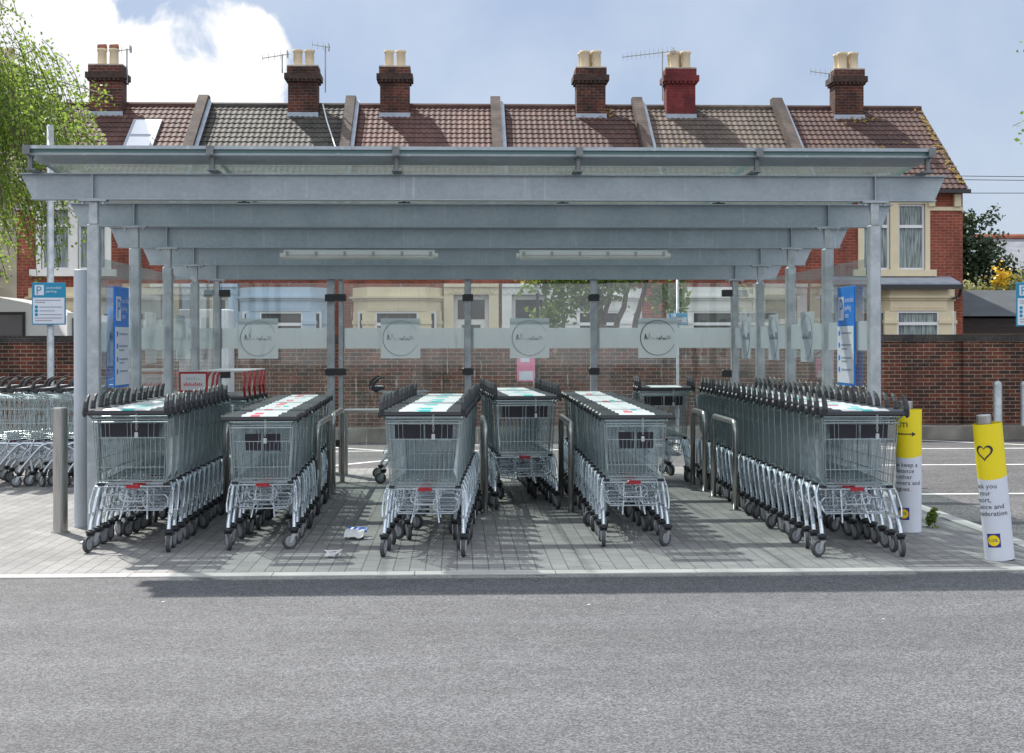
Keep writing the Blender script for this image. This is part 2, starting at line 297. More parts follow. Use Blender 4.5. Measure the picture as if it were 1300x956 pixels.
    mm = N.nodes.new('ShaderNodeMixShader'); N.links.new(fac, mm.inputs[0]); N.links.new(a.outputs[0], mm.inputs[1]); N.links.new(dm.outputs[0], mm.inputs[2]); N.links.new(mm.outputs[0], o.inputs[0])
    return m
M['glass'] = glass_mat('side_glass', (0.92, 0.95, 0.94), 0.022)
M['glass_back'] = glass_mat('streaked_back_glass', (0.94, 0.965, 0.955), 0.032, True)
M['glass_roof'] = glass_mat('roof_glass', (0.84, 0.90, 0.89), 0.07, False, 2.3, 0.22)
M['glass_edge'] = mat('green_glass_edge', (0.10, 0.22, 0.22), 0.2)
def frost_mat():
    m = bpy.data.materials.new('frosted_film'); m.use_nodes = True; N = m.node_tree; N.nodes.clear()
    o = N.nodes.new('ShaderNodeOutputMaterial'); tr = N.nodes.new('ShaderNodeBsdfTransparent'); tr.inputs[0].default_value = (0.92, 0.95, 0.95, 1)
    df = N.nodes.new('ShaderNodeBsdfDiffuse'); df.inputs[0].default_value = (0.64, 0.68, 0.71, 1)
    tl = N.nodes.new('ShaderNodeBsdfTranslucent'); tl.inputs[0].default_value = (0.66, 0.71, 0.74, 1)
    a = N.nodes.new('ShaderNodeMixShader'); a.inputs[0].default_value = 0.45; N.links.new(df.outputs[0], a.inputs[1]); N.links.new(tl.outputs[0], a.inputs[2])
    b = N.nodes.new('ShaderNodeMixShader'); b.inputs[0].default_value = 0.72; N.links.new(tr.outputs[0], b.inputs[1]); N.links.new(a.outputs[0], b.inputs[2]); N.links.new(b.outputs[0], o.inputs[0])
    return m
M['frost'] = frost_mat()
def leaf_mat(name, c1, c2, trans=0.35, scale=1.6):
    m = bpy.data.materials.new(name); m.use_nodes = True; N = m.node_tree; N.nodes.clear()
    o = N.nodes.new('ShaderNodeOutputMaterial'); t = N.nodes.new('ShaderNodeTexCoord'); n = N.nodes.new('ShaderNodeTexNoise'); n.inputs['Scale'].default_value = scale; n.inputs['Detail'].default_value = 6
    n.inputs['Roughness'].default_value = 0.75; N.links.new(t.outputs['Object'], n.inputs['Vector'])
    r = N.nodes.new('ShaderNodeMapRange'); r.inputs[1].default_value = 0.3; r.inputs[2].default_value = 0.7; N.links.new(n.outputs[0], r.inputs[0])
    mx = N.nodes.new('ShaderNodeMix'); mx.data_type = 'RGBA'; mx.inputs[6].default_value = (*c1, 1); mx.inputs[7].default_value = (*c2, 1); N.links.new(r.outputs[0], mx.inputs[0])
    d = N.nodes.new('ShaderNodeBsdfPrincipled'); d.inputs['Roughness'].default_value = 0.5; N.links.new(mx.outputs[2], d.inputs['Base Color'])
    tl = N.nodes.new('ShaderNodeBsdfTranslucent'); hs = N.nodes.new('ShaderNodeHueSaturation'); hs.inputs['Value'].default_value = 1.7; hs.inputs['Hue'].default_value = 0.485; N.links.new(mx.outputs[2], hs.inputs['Color']); N.links.new(hs.outputs[0], tl.inputs[0])
    a = N.nodes.new('ShaderNodeMixShader'); a.inputs[0].default_value = trans; N.links.new(d.outputs[0], a.inputs[1]); N.links.new(tl.outputs[0], a.inputs[2]); N.links.new(a.outputs[0], o.inputs[0])
    return m
M['leaf_birch'] = leaf_mat('birch_leaves', (0.085, 0.165, 0.026), (0.235, 0.34, 0.055), 0.52, 3.5)
M['leaf_mid'] = leaf_mat('street_tree_leaves', (0.055, 0.11, 0.022), (0.20, 0.28, 0.045), 0.45, 1.8)
M['leaf_dark'] = leaf_mat('evergreen_leaves', (0.016, 0.036, 0.016), (0.055, 0.095, 0.035), 0.12, 0.7)
M['leaf_yellow'] = leaf_mat('pale_shrub_leaves', (0.12, 0.15, 0.04), (0.42, 0.42, 0.20), 0.3, 1.5)
M['flower'] = mat('yellow_flowers', (0.75, 0.50, 0.01), 0.6)
M['leaf_olive'] = leaf_mat('olive_leaves', (0.06, 0.08, 0.02), (0.14, 0.15, 0.04), 0.3, 1.0)

# ------------------------------------------------------------------ mesh helper
class MB:
    def __init__(s): s.v = []; s.f = []; s.m = []
    def add(s, vs, fs, mi=0):
        o = len(s.v); s.v += [tuple(p) for p in vs]; s.f += [tuple(i + o for i in f) for f in fs]; s.m += [mi] * len(fs); return s
    def box(s, x0, x1, y0, y1, z0, z1, mi=0):
        return s.add([(x0, y0, z0), (x1, y0, z0), (x1, y1, z0), (x0, y1, z0), (x0, y0, z1), (x1, y0, z1), (x1, y1, z1), (x0, y1, z1)],
                     [(0, 3, 2, 1), (4, 5, 6, 7), (0, 1, 5, 4), (1, 2, 6, 5), (2, 3, 7, 6), (3, 0, 4, 7)], mi)
    def bbox(s, x0, x1, y0, y1, z0, z1, c=0.01, mi=0):
        """box with chamfered vertical and top edges"""
        L = [(z0, 0), (z1 - c, 0), (z1, c)]; vs = []
        for z, d in L:
            X0, X1, Y0, Y1 = x0 + d, x1 - d, y0 + d, y1 - d
            vs += [(X0 + c, Y0, z), (X1 - c, Y0, z), (X1, Y0 + c, z), (X1, Y1 - c, z), (X1 - c, Y1, z), (X0 + c, Y1, z), (X0, Y1 - c, z), (X0, Y0 + c, z)]
        fs = [tuple(range(7, -1, -1)), tuple(range(16, 24))]
        for k in (0, 1):
            for i in range(8):
                j = (i + 1) % 8; fs.append((k * 8 + i, k * 8 + j, k * 8 + 8 + j, k * 8 + 8 + i))
        return s.add(vs, fs, mi)
    def prism(s, poly, y0, y1, axis='y', mi=0):
        """poly in (x,z) extruded along y; axis 'x': poly in (y,z) along x; axis 'z': poly in (x,y) along z"""
        n = len(poly); P = {'y': lambda p, t: (p[0], t, p[1]), 'x': lambda p, t: (t, p[0], p[1]), 'z': lambda p, t: (p[0], p[1], t)}[axis]
        vs = [P(p, y0) for p in poly] + [P(p, y1) for p in poly]
        fs = [tuple(range(n)), tuple(range(2 * n - 1, n - 1, -1))] + [(i, i + n, (i + 1) % n + n, (i + 1) % n) for i in range(n)]
        return s.add(vs, fs, mi)
    def tube(s, path, r, n=6, mi=0, cap=True, closed=False):
        P = [Vector(p) for p in path]; k = len(P); rs = r if isinstance(r, (list, tuple)) else [r] * k
        vs = []; up = None
        for i, p in enumerate(P):
            if closed: d = P[(i + 1) % k] - P[i - 1]
            else: d = (P[min(i + 1, k - 1)] - P[max(i - 1, 0)])
            if d.length < 1e-9: d = Vector((0, 0, 1))
            d.normalize()
            if up is None: up = Vector((0, 0, 1)) if abs(d.z) < 0.9 else Vector((0, 1, 0))
            a = d.cross(up)
            if a.length < 1e-4: a = d.cross(Vector((1, 0, 0.3)))
            a.normalize(); b = a.cross(d).normalized(); up = b
            for j in range(n):
                t = 2 * pi * (j + 0.5) / n; vs.append(p + (a * cos(t) + b * sin(t)) * rs[i])
        fs = []
        for i in range(k if closed else k - 1):
            i2 = (i + 1) % k
            for j in range(n):
                j2 = (j + 1) % n; fs.append((i * n + j, i * n + j2, i2 * n + j2, i2 * n + j))
        if cap and not closed: fs += [tuple(range(n - 1, -1, -1)), tuple((k - 1) * n + j for j in range(n))]
        return s.add(vs, fs, mi)
    def lathe(s, prof, c=(0, 0, 0), axis='z', n=16, mi=None, cap=True):
        """prof: list of (r, h[, matindex])"""
        vs = []
        for q in prof:
            for j in range(n):
                t = 2 * pi * j / n; x, y, z = q[0] * cos(t), q[0] * sin(t), q[1]
                if axis == 'x': x, y, z = z, x, y
                elif axis == 'y': x, y, z = x, z, y
                vs.append((c[0] + x, c[1] + y, c[2] + z))
        for i in range(len(prof) - 1):
            pass
        o = len(s.v); s.v += vs
        for i in range(len(prof) - 1):
            for j in range(n):
                j2 = (j + 1) % n; s.f.append((o + i * n + j, o + i * n + j2, o + (i + 1) * n + j2, o + (i + 1) * n + j)); s.m.append(prof[i][2] if len(prof[i]) > 2 else (mi or 0))
        if cap:
            for i in (0, len(prof) - 1):
                if prof[i][0] > 1e-6:
                    s.f.append(tuple(o + i * n + j for j in range(n))); s.m.append(prof[min(i, len(prof) - 2)][2] if len(prof[0]) > 2 else (mi or 0))
        return s
    def mesh(s, name, mats, smooth=False):
        me = bpy.data.meshes.new(name); me.from_pydata(s.v, [], s.f)
        for m in (mats if isinstance(mats, (list, tuple)) else [mats]): me.materials.append(m)
        me.polygons.foreach_set('material_index', s.m)
        if smooth: me.polygons.foreach_set('use_smooth', [True] * len(s.f))
        me.update(); return me
    def build(s, name, mats, parent=None, loc=None, smooth=False):
        return link(bpy.data.objects.new(name, s.mesh(name, mats, smooth)), parent, loc)
CH = {}
def link(o, parent=None, loc=None):
    COL.objects.link(o)
    if parent is not None: o.parent = parent; CH.setdefault(parent.name, []).append(o)
    if loc is not None: o.location = loc
    return o
def tag(o, label=None, cat=None, group=None, kind=None):
    for k, v in (('label', label), ('category', cat), ('group', group), ('kind', kind)):
        if v: o[k] = v
    return o
def thing(name, label, cat, loc=(0, 0, 0), rz=0, group=None):
    o = bpy.data.objects.new(name, None); o.empty_display_size = 0.1; link(o); o.location = loc; o.rotation_euler = (0, 0, rz)
    return tag(o, label, cat, group)
def copy_tree(o, parent=None):
    c = o.copy(); link(c, parent)
    for ch in CH.get(o.name, []): copy_tree(ch, c)
    return c
_txt = {}
def text_geo(body, size, align='LEFT', line=1.0):
    key = (body, size, align, line)
    if key not in _txt:
        cu = bpy.data.curves.new('lettering_source', 'FONT'); cu.body = body; cu.size = size; cu.align_x = align; cu.space_line = line; cu.resolution_u = 2
        ob = bpy.data.objects.new('lettering_source', cu); COL.objects.link(ob); bpy.context.view_layer.update()
        me = bpy.data.meshes.new_from_object(ob.evaluated_get(bpy.context.evaluated_depsgraph_get()))
        _txt[key] = ([tuple(v.co) for v in me.vertices], [tuple(p.vertices) for p in me.polygons])
        bpy.data.objects.remove(ob); bpy.data.curves.remove(cu); bpy.data.meshes.remove(me)
    return _txt[key]
def frange(a, b, n): return [a + (b - a) * i / (n - 1) for i in range(n)]
def lerp(a, b, t): return a + (b - a) * t
WORDS = "zeroth first second third fourth fifth sixth seventh eighth ninth tenth eleventh twelfth thirteenth fourteenth fifteenth sixteenth seventeenth eighteenth nineteenth twentieth twenty-first twenty-second twenty-third twenty-fourth twenty-fifth twenty-sixth".split()

# ------------------------------------------------------------------ ground
def struct(o): o['kind'] = 'structure'; return o
GZ = -0.03
b = MB(); b.box(-400, 400, -60, 600, GZ - 0.4, GZ); struct(b.build('ground', M['lotasphalt']))
b = MB(); b.box(-60, 60, -20, 9.163, GZ + 0.001, -0.006); struct(b.build('road', M['asphalt']))
b = MB(); b.box(-14, 4.10, 9.30, 16.9, -0.2, 0.0); struct(b.build('pavement', M['pavers']))
b = MB()
x = -14.0
while x < 4.22:
    x1 = min(x + 0.915, 4.22); b.bbox(x + 0.002, x1 - 0.002, 9.166, 9.297, -0.2, 0.003, 0.003); x += 0.915
y = 9.305
while y < 16.9:
    b.bbox(4.103, 4.235, y + 0.002, min(y + 0.915, 16.9) - 0.002, -0.2, 0.008, 0.004); y += 0.915
struct(b.build('kerb', M['kerb']))
b = MB(); z = GZ + 0.004
def strip(ax, ay, bx, by, w=0.1):
    d = Vector((bx - ax, by - ay, 0)).normalized(); n = Vector((-d.y, d.x, 0)) * w / 2
    b.add([(ax - n.x, ay - n.y, z), (bx - n.x, by - n.y, z), (bx + n.x, by + n.y, z), (ax + n.x, ay + n.y, z)], [(0, 1, 2, 3)])
strip(4.6, 14.0, 24, 14.0); strip(4.6, 17.3, 24, 17.3); strip(-30, 19.9, 24, 19.9)
for x in (-26, -23.5, -21, -18.5, -16, -13.5, -11, -8.5, -6, -3.5, -1, 1.5, 4, 6.5, 9): strip(x, 19.96, x - 1.9, 21.6)
for x in (7.2, 9.9, 12.6): strip(x, 17.24, x + 1.9, 14.06)
strip(-1.6, 17.5, -0.2, 19.2)
struct(b.build('road_markings', M['linepaint']))

# ------------------------------------------------------------------ car park wall with raised bed
def wall():
    t = thing('brick_wall', 'long brown brick boundary wall with dark coping behind the car park', 'wall', (0, 22.3, 0))
    b = MB(); b.box(-40, 40, 0, 0.22, GZ, 1.49)
    x = -38.6
    while x < 40: b.box(x - 0.13, x + 0.13, -0.06, -0.002, GZ, 1.487); x += 4.25
    b.build('brickwork', M['brick_wall'], t)
    b = MB(); b.box(-40, 40, -0.03, 0.25, 1.492, 1.60); b.build('coping', M['coping'], t)
    b = MB(); b.box(-40, 40, -0.55, -0.065, GZ, 0.17); b.build('plinth', mat('stained_old_concrete', (0.22, 0.205, 0.18), 0.9, 0, 0.5, 2.5, 0.4, 30), t)
wall()

# ------------------------------------------------------------------ terraced houses
FY, RY = 38.0, 41.65      # facade and ridge distance
EZ, RZ = 5.60, 8.36
def roof_mesh(x0, x1, tile):
    b = MB(); rows = 17; px = 0.162; n = max(1, round((x1 - x0) / px)); seg = 6
    ys, zs = FY - 0.28, EZ - 0.03
    dy, dz = (RY - ys) / rows, (RZ - zs) / rows
    L = sqrt(dy * dy + dz * dz); ny, nz = -dz / L, dy / L
    xs = [x0 + (x1 - x0) * i / (n * seg) for i in range(n * seg + 1)]
    vs = []; fs = []; nx = len(xs)
    for r in range(rows):
        for e, lift in ((0, 0.032), (1, 0.010)):
            for i, x in enumerate(xs):
                ph = (i % seg) / seg; h = 0.014 * (sin(pi * min(1, ph / 0.62)) if ph < 0.62 else -0.35 * sin(pi * (ph - 0.62) / 0.38))
                q = lift + h; rr = r + e
                vs.append((x, ys + dy * rr + ny * q, zs + dz * rr + nz * q))
        o = r * 2 * nx
        for i in range(nx - 1): fs.append((o + i, o + i + 1, o + nx + i + 1, o + nx + i))
        if r:
            for i in range(nx - 1): fs.append((o - nx + i, o - nx + i + 1, o + i + 1, o + i))
    for i in range(nx - 1):   # butt edge of the eaves course
        pass
    b.add(vs, fs)
    # underside and rear slope
    b.prism([(ys + 0.02, zs - 0.03), (RY, RZ - 0.06), (RY + 3.9, zs - 0.03)], x0, x1, 'x')
    b.tube([(x0, RY, RZ + 0.01), (x1, RY, RZ + 0.01)], 0.095, 8)
    return b
def win(parent, cx, z0, z1, w, y, split=None, glassmat='darkroom', sash=True, name='window'):
    fr = MB(); t = 0.055
    fr.box(cx - w / 2, cx - w / 2 + t, y - 0.05, y + 0.03, z0, z1); fr.box(cx + w / 2 - t, cx + w / 2, y - 0.05, y + 0.03, z0, z1)
    fr.box(cx - w / 2 + t, cx + w / 2 - t, y - 0.05, y + 0.03, z0, z0 + t); fr.box(cx - w / 2 + t, cx + w / 2 - t, y - 0.05, y + 0.03, z1 - t, z1)
    if split: zz = lerp(z0, z1, split); fr.box(cx - w / 2 + t, cx + w / 2 - t, y - 0.055, y + 0.028, zz - 0.04, zz + 0.04)
    f = fr.build(name, M['upvc'], parent)
    g = MB(); g.box(cx - w / 2 + t + 0.002, cx + w / 2 - t - 0.002, y + 0.004, y + 0.02, z0 + t + 0.002, z1 - t - 0.002); g.build('pane', M[glassmat], f)
    return f
def front_wall(b, x0, x1, z0, z1, y, holes, depth=0.16):
    X = sorted({x0, x1, *[h[0] for h in holes], *[h[1] for h in holes]}); Z = sorted({z0, z1, *[h[2] for h in holes], *[h[3] for h in holes]})
    for i in range(len(X) - 1):
        for j in range(len(Z) - 1):
            cx, cz = (X[i] + X[i + 1]) / 2, (Z[j] + Z[j + 1]) / 2
            if any(h[0] < cx < h[1] and h[2] < cz < h[3] for h in holes): continue
            b.add([(X[i], y, Z[j]), (X[i + 1], y, Z[j]), (X[i + 1], y, Z[j + 1]), (X[i], y, Z[j + 1])], [(0, 1, 2, 3)])
    for a, c, d, e in holes:
        b.add([(a, y, d), (c, y, d), (c, y, e), (a, y, e), (a, y + depth, d), (c, y + depth, d), (c, y + depth, e), (a, y + depth, e)], [(0, 4, 5, 1), (1, 5, 6, 2), (2, 6, 7, 3), (3, 7, 4, 0)])
def chimney(h, cx, pots, material, corbel, seed, tops='plain', y=RY - 0.55, w=0.84):
    rnd = random.Random(seed); b = MB(); d = 0.62; z0 = 7.5
    b.box(cx - w / 2, cx + w / 2, y, y + d, z0, 8.98)
    for k, (e, za, zb) in enumerate(((0.05, 8.98, 9.05), (0.10, 9.05, 9.22), (0.03, 9.222, 9.42))):
        b.box(cx - w / 2 - e, cx + w / 2 + e, y - e, y + d + e, za + 0.001, zb, 1 if k < 2 else 0)
    for i in range(7): xx = cx - w / 2 + w * (i + 0.2) / 7; b.box(xx, xx + 0.06, y - 0.09, y - 0.045, 8.985, 9.049, 1)
    c = b.build('chimney', [material, corbel], h)
    b = MB(); b.box(cx - w / 2 - 0.03, cx + w / 2 + 0.03, y - 0.02, y + d, 9.42, 9.46); b.build('capping', M['oldpaint'], c)
    for px, py in pots:
        b = MB(); r = 0.135
        b.lathe([(r * 1.12, 9.45), (r, 9.52), (r * 0.94, 9.86), (r * 1.12, 9.89), (r * 1.12, 9.95), (r * 0.8, 9.96), (r * 0.75, 9.7)], (cx + px, y + d / 2 + py, 0), n=14, cap=False)
        p = b.build('chimney_pot', M['potc'], c, smooth=True)
        if tops == 'cowl':
            b = MB(); b.lathe([(0.09, -0.14), (0.105, 0.10), (0.02, 0.12)], (cx + px + 0.02, y + d / 2 + py, 9.99), axis='x', n=12); b.build('cowl', M['cowl'], p, smooth=True)
    b = MB(); b.box(cx - w / 2 - 0.14, cx + w / 2 + 0.14, y - 0.20, y - 0.012, 7.72, 7.80)
    b.prism([(y - 0.03, 7.795), (y - 0.004, 7.795), (y - 0.004, 8.10), (y - 0.03, 8.10)], cx - w / 2 - 0.03, cx + w / 2 + 0.03, 'x')
    b.prism([(y - 0.33, 7.58), (y - 0.20, 7.66), (y - 0.20, 7.80), (y - 0.33, 7.70)], cx - w / 2 - 0.14, cx + w / 2 + 0.14, 'x')
    b.build('flashing', M['lead'], c)
    return c
def aerial(h, base, mast, boom, ang, elems):
    b = MB(); x, y, z = base
    b.tube([(x, y, z), (x, y, z + mast)], 0.022, 6); t = Vector((cos(ang), -0.3, sin(ang) * 0.25)).normalized(); p0 = Vector((x, y, z + mast - 0.03))
    b.tube([p0 - t * boom * 0.75, p0 + t * boom * 0.25], 0.015, 5)
    for i in range(elems):
        q = p0 + t * boom * (-0.73 + 0.9 * i / max(1, elems - 1)); s = 0.10 + 0.05 * (i / elems); b.tube([q + Vector((0, 0, -s)), q + Vector((0, 0, s))], 0.008, 4)
    q = p0 + t * boom * 0.2; b.box(q.x - 0.01, q.x + 0.01, q.y - 0.12, q.y + 0.12, q.z - 0.09, q.z + 0.09)
    b.build('aerial', M['ltmetal'], h)
def house(x0, x1, side, label, tile, wallm, bay, trim, gutter, curtain='darkroom', porch=True, lean=False, upper='brick_house'):
    h = thing('terraced_house', label, 'house', ((x0 + x1) / 2, FY, 0), 0, 'terraced houses behind the car park'); h.location = (0, 0, 0)
    bw = 2.35; bx = (x0 + 0.32 + bw / 2) if side == 'L' else (x1 - 0.35 - bw / 2)
    dx = (x1 - 0.75) if side == 'L' else (x0 + 0.80)
    if lean: bx = 12.27
    ux = bx if not lean else 11.80; uw = 0.74; ug = 0.11
    holes = [(ux - uw - ug, ux - ug, 3.42, 5.2), (ux + ug, ux + ug + uw, 3.42, 5.2), (dx - 0.48, dx + 0.48, 0.0, 2.75)]
    b = MB(); front_wall(b, x0, x1, GZ, EZ, FY, holes)
    b.box(x0, x1, FY + 0.17, FY + 7.2, GZ, EZ - 0.05)
    b.prism([(FY + 0.17, EZ - 0.05), (RY, RZ - 0.15), (FY + 7.2, EZ - 0.05)], x1 - 0.23, x1 - 0.001, 'x')
    b.prism([(FY + 0.17, EZ - 0.05), (RY, RZ - 0.15), (FY + 7.2, EZ - 0.05)], x0 + 0.001, x0 + 0.23, 'x')
    b.build('wall', M[wallm], h)
    rx0 = x0 + 0.1; rx1 = x1 - 0.1 if not lean else x1 + 0.06
    roof_mesh(rx0, rx1, tile).build('roof', M[tile], h)
    # gutter, frieze and sill bands
    b = MB(); b.box(x0 + 0.02, x1 + (0.1 if lean else -0.02), FY - 0.36, FY - 0.24, EZ - 0.13, EZ - 0.03); b.build('gutter', M[gutter], h)
    b = MB(); b.box(x0 + 0.002, x1 - 0.002, FY - 0.055, FY - 0.002, 4.99 if not lean else 5.0, 5.11)
    for q in (x0 + 0.1, x1 - 0.25): b.box(q, q + 0.15, FY - 0.12, FY - 0.002, 5.112, EZ - 0.14)
    if lean: b = MB(); b.box(12.72, x1 - 0.002, FY - 0.055, FY - 0.002, 5.02, 5.12); b.box(x1 - 0.26, x1 - 0.08, FY - 0.12, FY - 0.002, 5.125, EZ - 0.14); b.box(12.72, 12.9, FY - 0.12, FY - 0.002, 5.125, EZ - 0.14)
    b.build('frieze', M[trim], h)
    for k, cx in enumerate((ux - ug - uw / 2, ux + ug + uw / 2)):
        win(h, cx, 3.42, 5.2, uw, FY + 0.08, 0.66, curtain)
    b = MB(); t = 0.13
    b.box(ux - uw - ug - t, ux - uw - ug, FY - 0.05, FY + 0.1, 3.42, 5.34); b.box(ux + uw + ug, ux + uw + ug + t, FY - 0.05, FY + 0.1, 3.42, 5.34)
    b.box(ux - ug, ux + ug, FY - 0.07, FY + 0.1, 3.42, 5.34); b.box(ux - uw - ug, ux - ug, FY - 0.05, FY + 0.1, 5.2, 5.34); b.box(ux + ug, ux + uw + ug, FY - 0.05, FY + 0.1, 5.2, 5.34)
    b.box(ux - uw - ug - 0.28, ux + uw + ug + 0.28, FY - 0.14, FY + 0.05, 3.24, 3.418); b.build('window_surround', M[trim], h)
    # bay on the ground floor
    P = [(bx - bw / 2, FY - 0.003), (bx - bw / 2 + 0.42, FY - 0.62), (bx + bw / 2 - 0.42, FY - 0.62), (bx + bw / 2, FY - 0.003)]
    b = MB()
    def ring(za, zb, e, mi=0):
        Q = [(P[0][0] - e, P[0][1]), (P[1][0] - e * 0.5, P[1][1] - e), (P[2][0] + e * 0.5, P[2][1] - e), (P[3][0] + e, P[3][1])]; b.prism(Q, za, zb, 'z', mi)
    ring(GZ, 1.0, 0); ring(1.002, 1.08, 0.05); ring(1.082, 2.30, -0.12); ring(2.302, 2.58, 0); ring(2.582, 2.64, 0.05); ring(2.642, 2.70, 0.12); ring(2.702, 2.93, 0.02)
    for q in frange(P[1][0] + 0.1, P[2][0] - 0.1, 14): b.box(q - 0.02, q + 0.02, FY - 0.64, FY - 0.622, 2.36, 2.40)
    for i in range(3):   # pilasters at the corners and heads
        pass
    for px in (P[1][0] + 0.02, P[2][0] - 0.02): b.box(px - 0.17, px + 0.17, FY - 0.60, FY - 0.47, 1.083, 2.299); b.box(px - 0.19, px + 0.19, FY - 0.64, FY - 0.45, 1.96, 2.06)
    for px, s in ((P[0][0] + 0.1, 1), (P[3][0] - 0.1, -1)): b.box(px - 0.10, px + 0.10, FY - 0.16, FY - 0.004, 1.083, 2.299); b.box(px - 0.12, px + 0.12, FY - 0.2, FY - 0.004, 1.96, 2.06)
    bo = b.build('bay', M[bay], h)
    w = win(bo, bx, 1.084, 2.298, P[2][0] - P[1][0] - 0.36, FY - 0.53, 0.72, 'curtain' if lean else 'darkroom')
    for s in (-1, 1):
        cx = bx + s * (bw / 2 - 0.25); win(bo, cx, 1.084, 2.298, 0.22, FY - 0.345, None, 'curtain' if lean else 'darkroom')
    # door with surround
    b = MB(); b.box(dx - 0.47, dx + 0.47, FY + 0.10, FY + 0.155, 0.0, 2.74); d = b.build('door', M['whitepaint'] if not lean else M['gutter'], h)
    b = MB(); b.box(dx - 0.36, dx + 0.36, FY + 0.085, FY + 0.099, 2.1, 2.62); b.box(dx - 0.25, dx + 0.25, FY + 0.085, FY + 0.099, 1.2, 1.95); b.build('pane', M['darkroom'], d)
    b = MB()
    for s in (-1, 1): q = dx + s * 0.60; b.box(q - 0.13, q + 0.13, FY - 0.10, FY - 0.003, GZ, 2.75)
    b.box(dx - 0.73, dx + 0.73, FY - 0.12, FY - 0.003, 2.752, 2.95); b.box(dx - 0.73, dx + 0.73, FY - 0.2, FY - 0.003, 2.952, 3.04)
    for q in frange(dx - 0.55, dx + 0.55, 9): b.box(q - 0.03, q + 0.03, FY - 0.16, FY - 0.121, 2.80, 2.88)
    b.build('door_surround', M[bay], h)
    if lean:
        b = MB(); b.prism([(FY - 0.80, 2.98), (FY - 0.004, 3.16), (FY - 0.004, 3.24), (FY - 0.80, 3.04)], x0 + 0.4, 13.35, 'x'); b.build('lean_to_roof', M['lead'], h)
        b = MB(); b.box(x0 + 0.38, 13.37, FY - 0.92, FY - 0.802, 2.86, 2.99); b.tube([(13.33, FY - 0.85, 2.9), (13.33, FY - 0.75, 2.7), (13.33, FY - 0.06, 2.6), (13.33, FY - 0.06, 0)], 0.045, 8); b.build('downpipe', M['gutter'], h)
    # party wall parapet at the left end
    dys, dzs = RY - FY, RZ - EZ
    def parapet(px, m, cap):
        b = MB(); q = [(FY - 0.35, EZ - 0.25), (RY + 0.05, RZ + 0.02), (RY + 0.2, RZ + 0.02), (RY + 0.2, RZ + 0.30), (RY - 0.16, RZ + 0.30), (FY - 0.45, EZ + 0.16)]
        b.prism(q, px - 0.14, px + 0.14, 'x', 0)
        b.prism([(FY - 0.3, EZ + 0.12), (RY - 0.1, RZ + 0.13), (RY - 0.1, RZ + 0.17), (FY - 0.3, EZ + 0.16)], px + 0.141, px + 0.25, 'x', 1); b.build('parapet', [m, cap], h)
    parapet(x0, M['brick_grey'], M['lead'])
    return h
hA0 = house(-15.8, -11.6, 'R', 'terraced house with pale stone front half hidden by the birch at far left', 'tile_brown', 'stone_pale', 'stone_pale', 'stone_pale', 'gutter')
hZ = house(-11.6, -7.32, 'L', 'terraced house with a skylight in its brown roof and cowled chimney pots', 'tile_brown', 'brick_house', 'cream', 'whitepaint', 'gutter', 'curtain')
hA = house(-7.32, -3.07, 'R', 'terraced house with grey black roof tiles and a pale blue bay', 'tile_black', 'brick_house', 'bluepaint', 'bluepaint', 'gutter')
hB = house(-3.07, 1.135, 'L', 'terraced house with rose roof tiles, cream bay and red painted gutter', 'tile_rose', 'brick_house', 'cream', 'cream', 'redpaint')
hC = house(1.135, 5.29, 'R', 'terraced house with dark red roof and lichen under its mossy chimney', 'tile_dark', 'brick_house', 'whitepaint', 'oldpaint', 'redpaint')
hD = house(5.29, 9.43, 'L', 'terraced house with tan grey roof and a red painted chimney', 'tile_tan', 'brick_house', 'whitepaint', 'oldpaint', 'gutter')
hE = house(9.43, 13.69, 'R', 'end terraced house with lichened red roof, net curtains and cream bay', 'tile_dark', 'brick_house', 'cream', 'cream', 'gutter', 'curtain', lean=True)
two = [(-0.17, 0), (0.17, 0)]; four = [(-0.16, -0.13), (0.17, -0.13), (-0.2, 0.17), (0.12, 0.17)]
chimney(hA0, -13.0, two, M['brick_old'], M['corbel'], 9)
chimney(hZ, -10.03, two, M['brick_old'], M['corbel'], 1, 'cowl', w=0.92)
chimney(hA, -4.42, two, M['brick_old'], M['corbel'], 2)
chimney(hB, -1.78, two, M['brick_old'], M['corbel'], 3)
chimney(hC, 3.90, four, M['brick_old'], M['corbel'], 4)
chimney(hD, 6.52, four, M['redchim'], M['redchim'], 5)
chimney(hE, 11.46, four, M['brick_old'], M['corbel'], 6)
aerial(hZ, (-9.48, RY - 0.3, 8.95), 1.0, 0.6, 0.3, 3)
aerial(hA, (-5.02, RY - 0.4, 9.25), 0.55, 0.85, 0.35, 5); aerial(hA, (-3.78, RY - 0.4, 8.7), 1.35, 0.6, -0.8, 4)
aerial(hD, (6.0, RY - 0.4, 8.5), 1.45, 1.6, 0.25, 12); aerial(hE, (10.95, RY - 0.4, 9.1), 0.25, 0.8, -0.7, 6)
b = MB(); b.tube([(-3.85, RY - 0.5, 8.35), (-3.65, RY - 1.4, 7.72), (-3.2, RY - 3, 6.52)], 0.02, 5); b.build('aerial_cable', M['ltgrey'], hA)
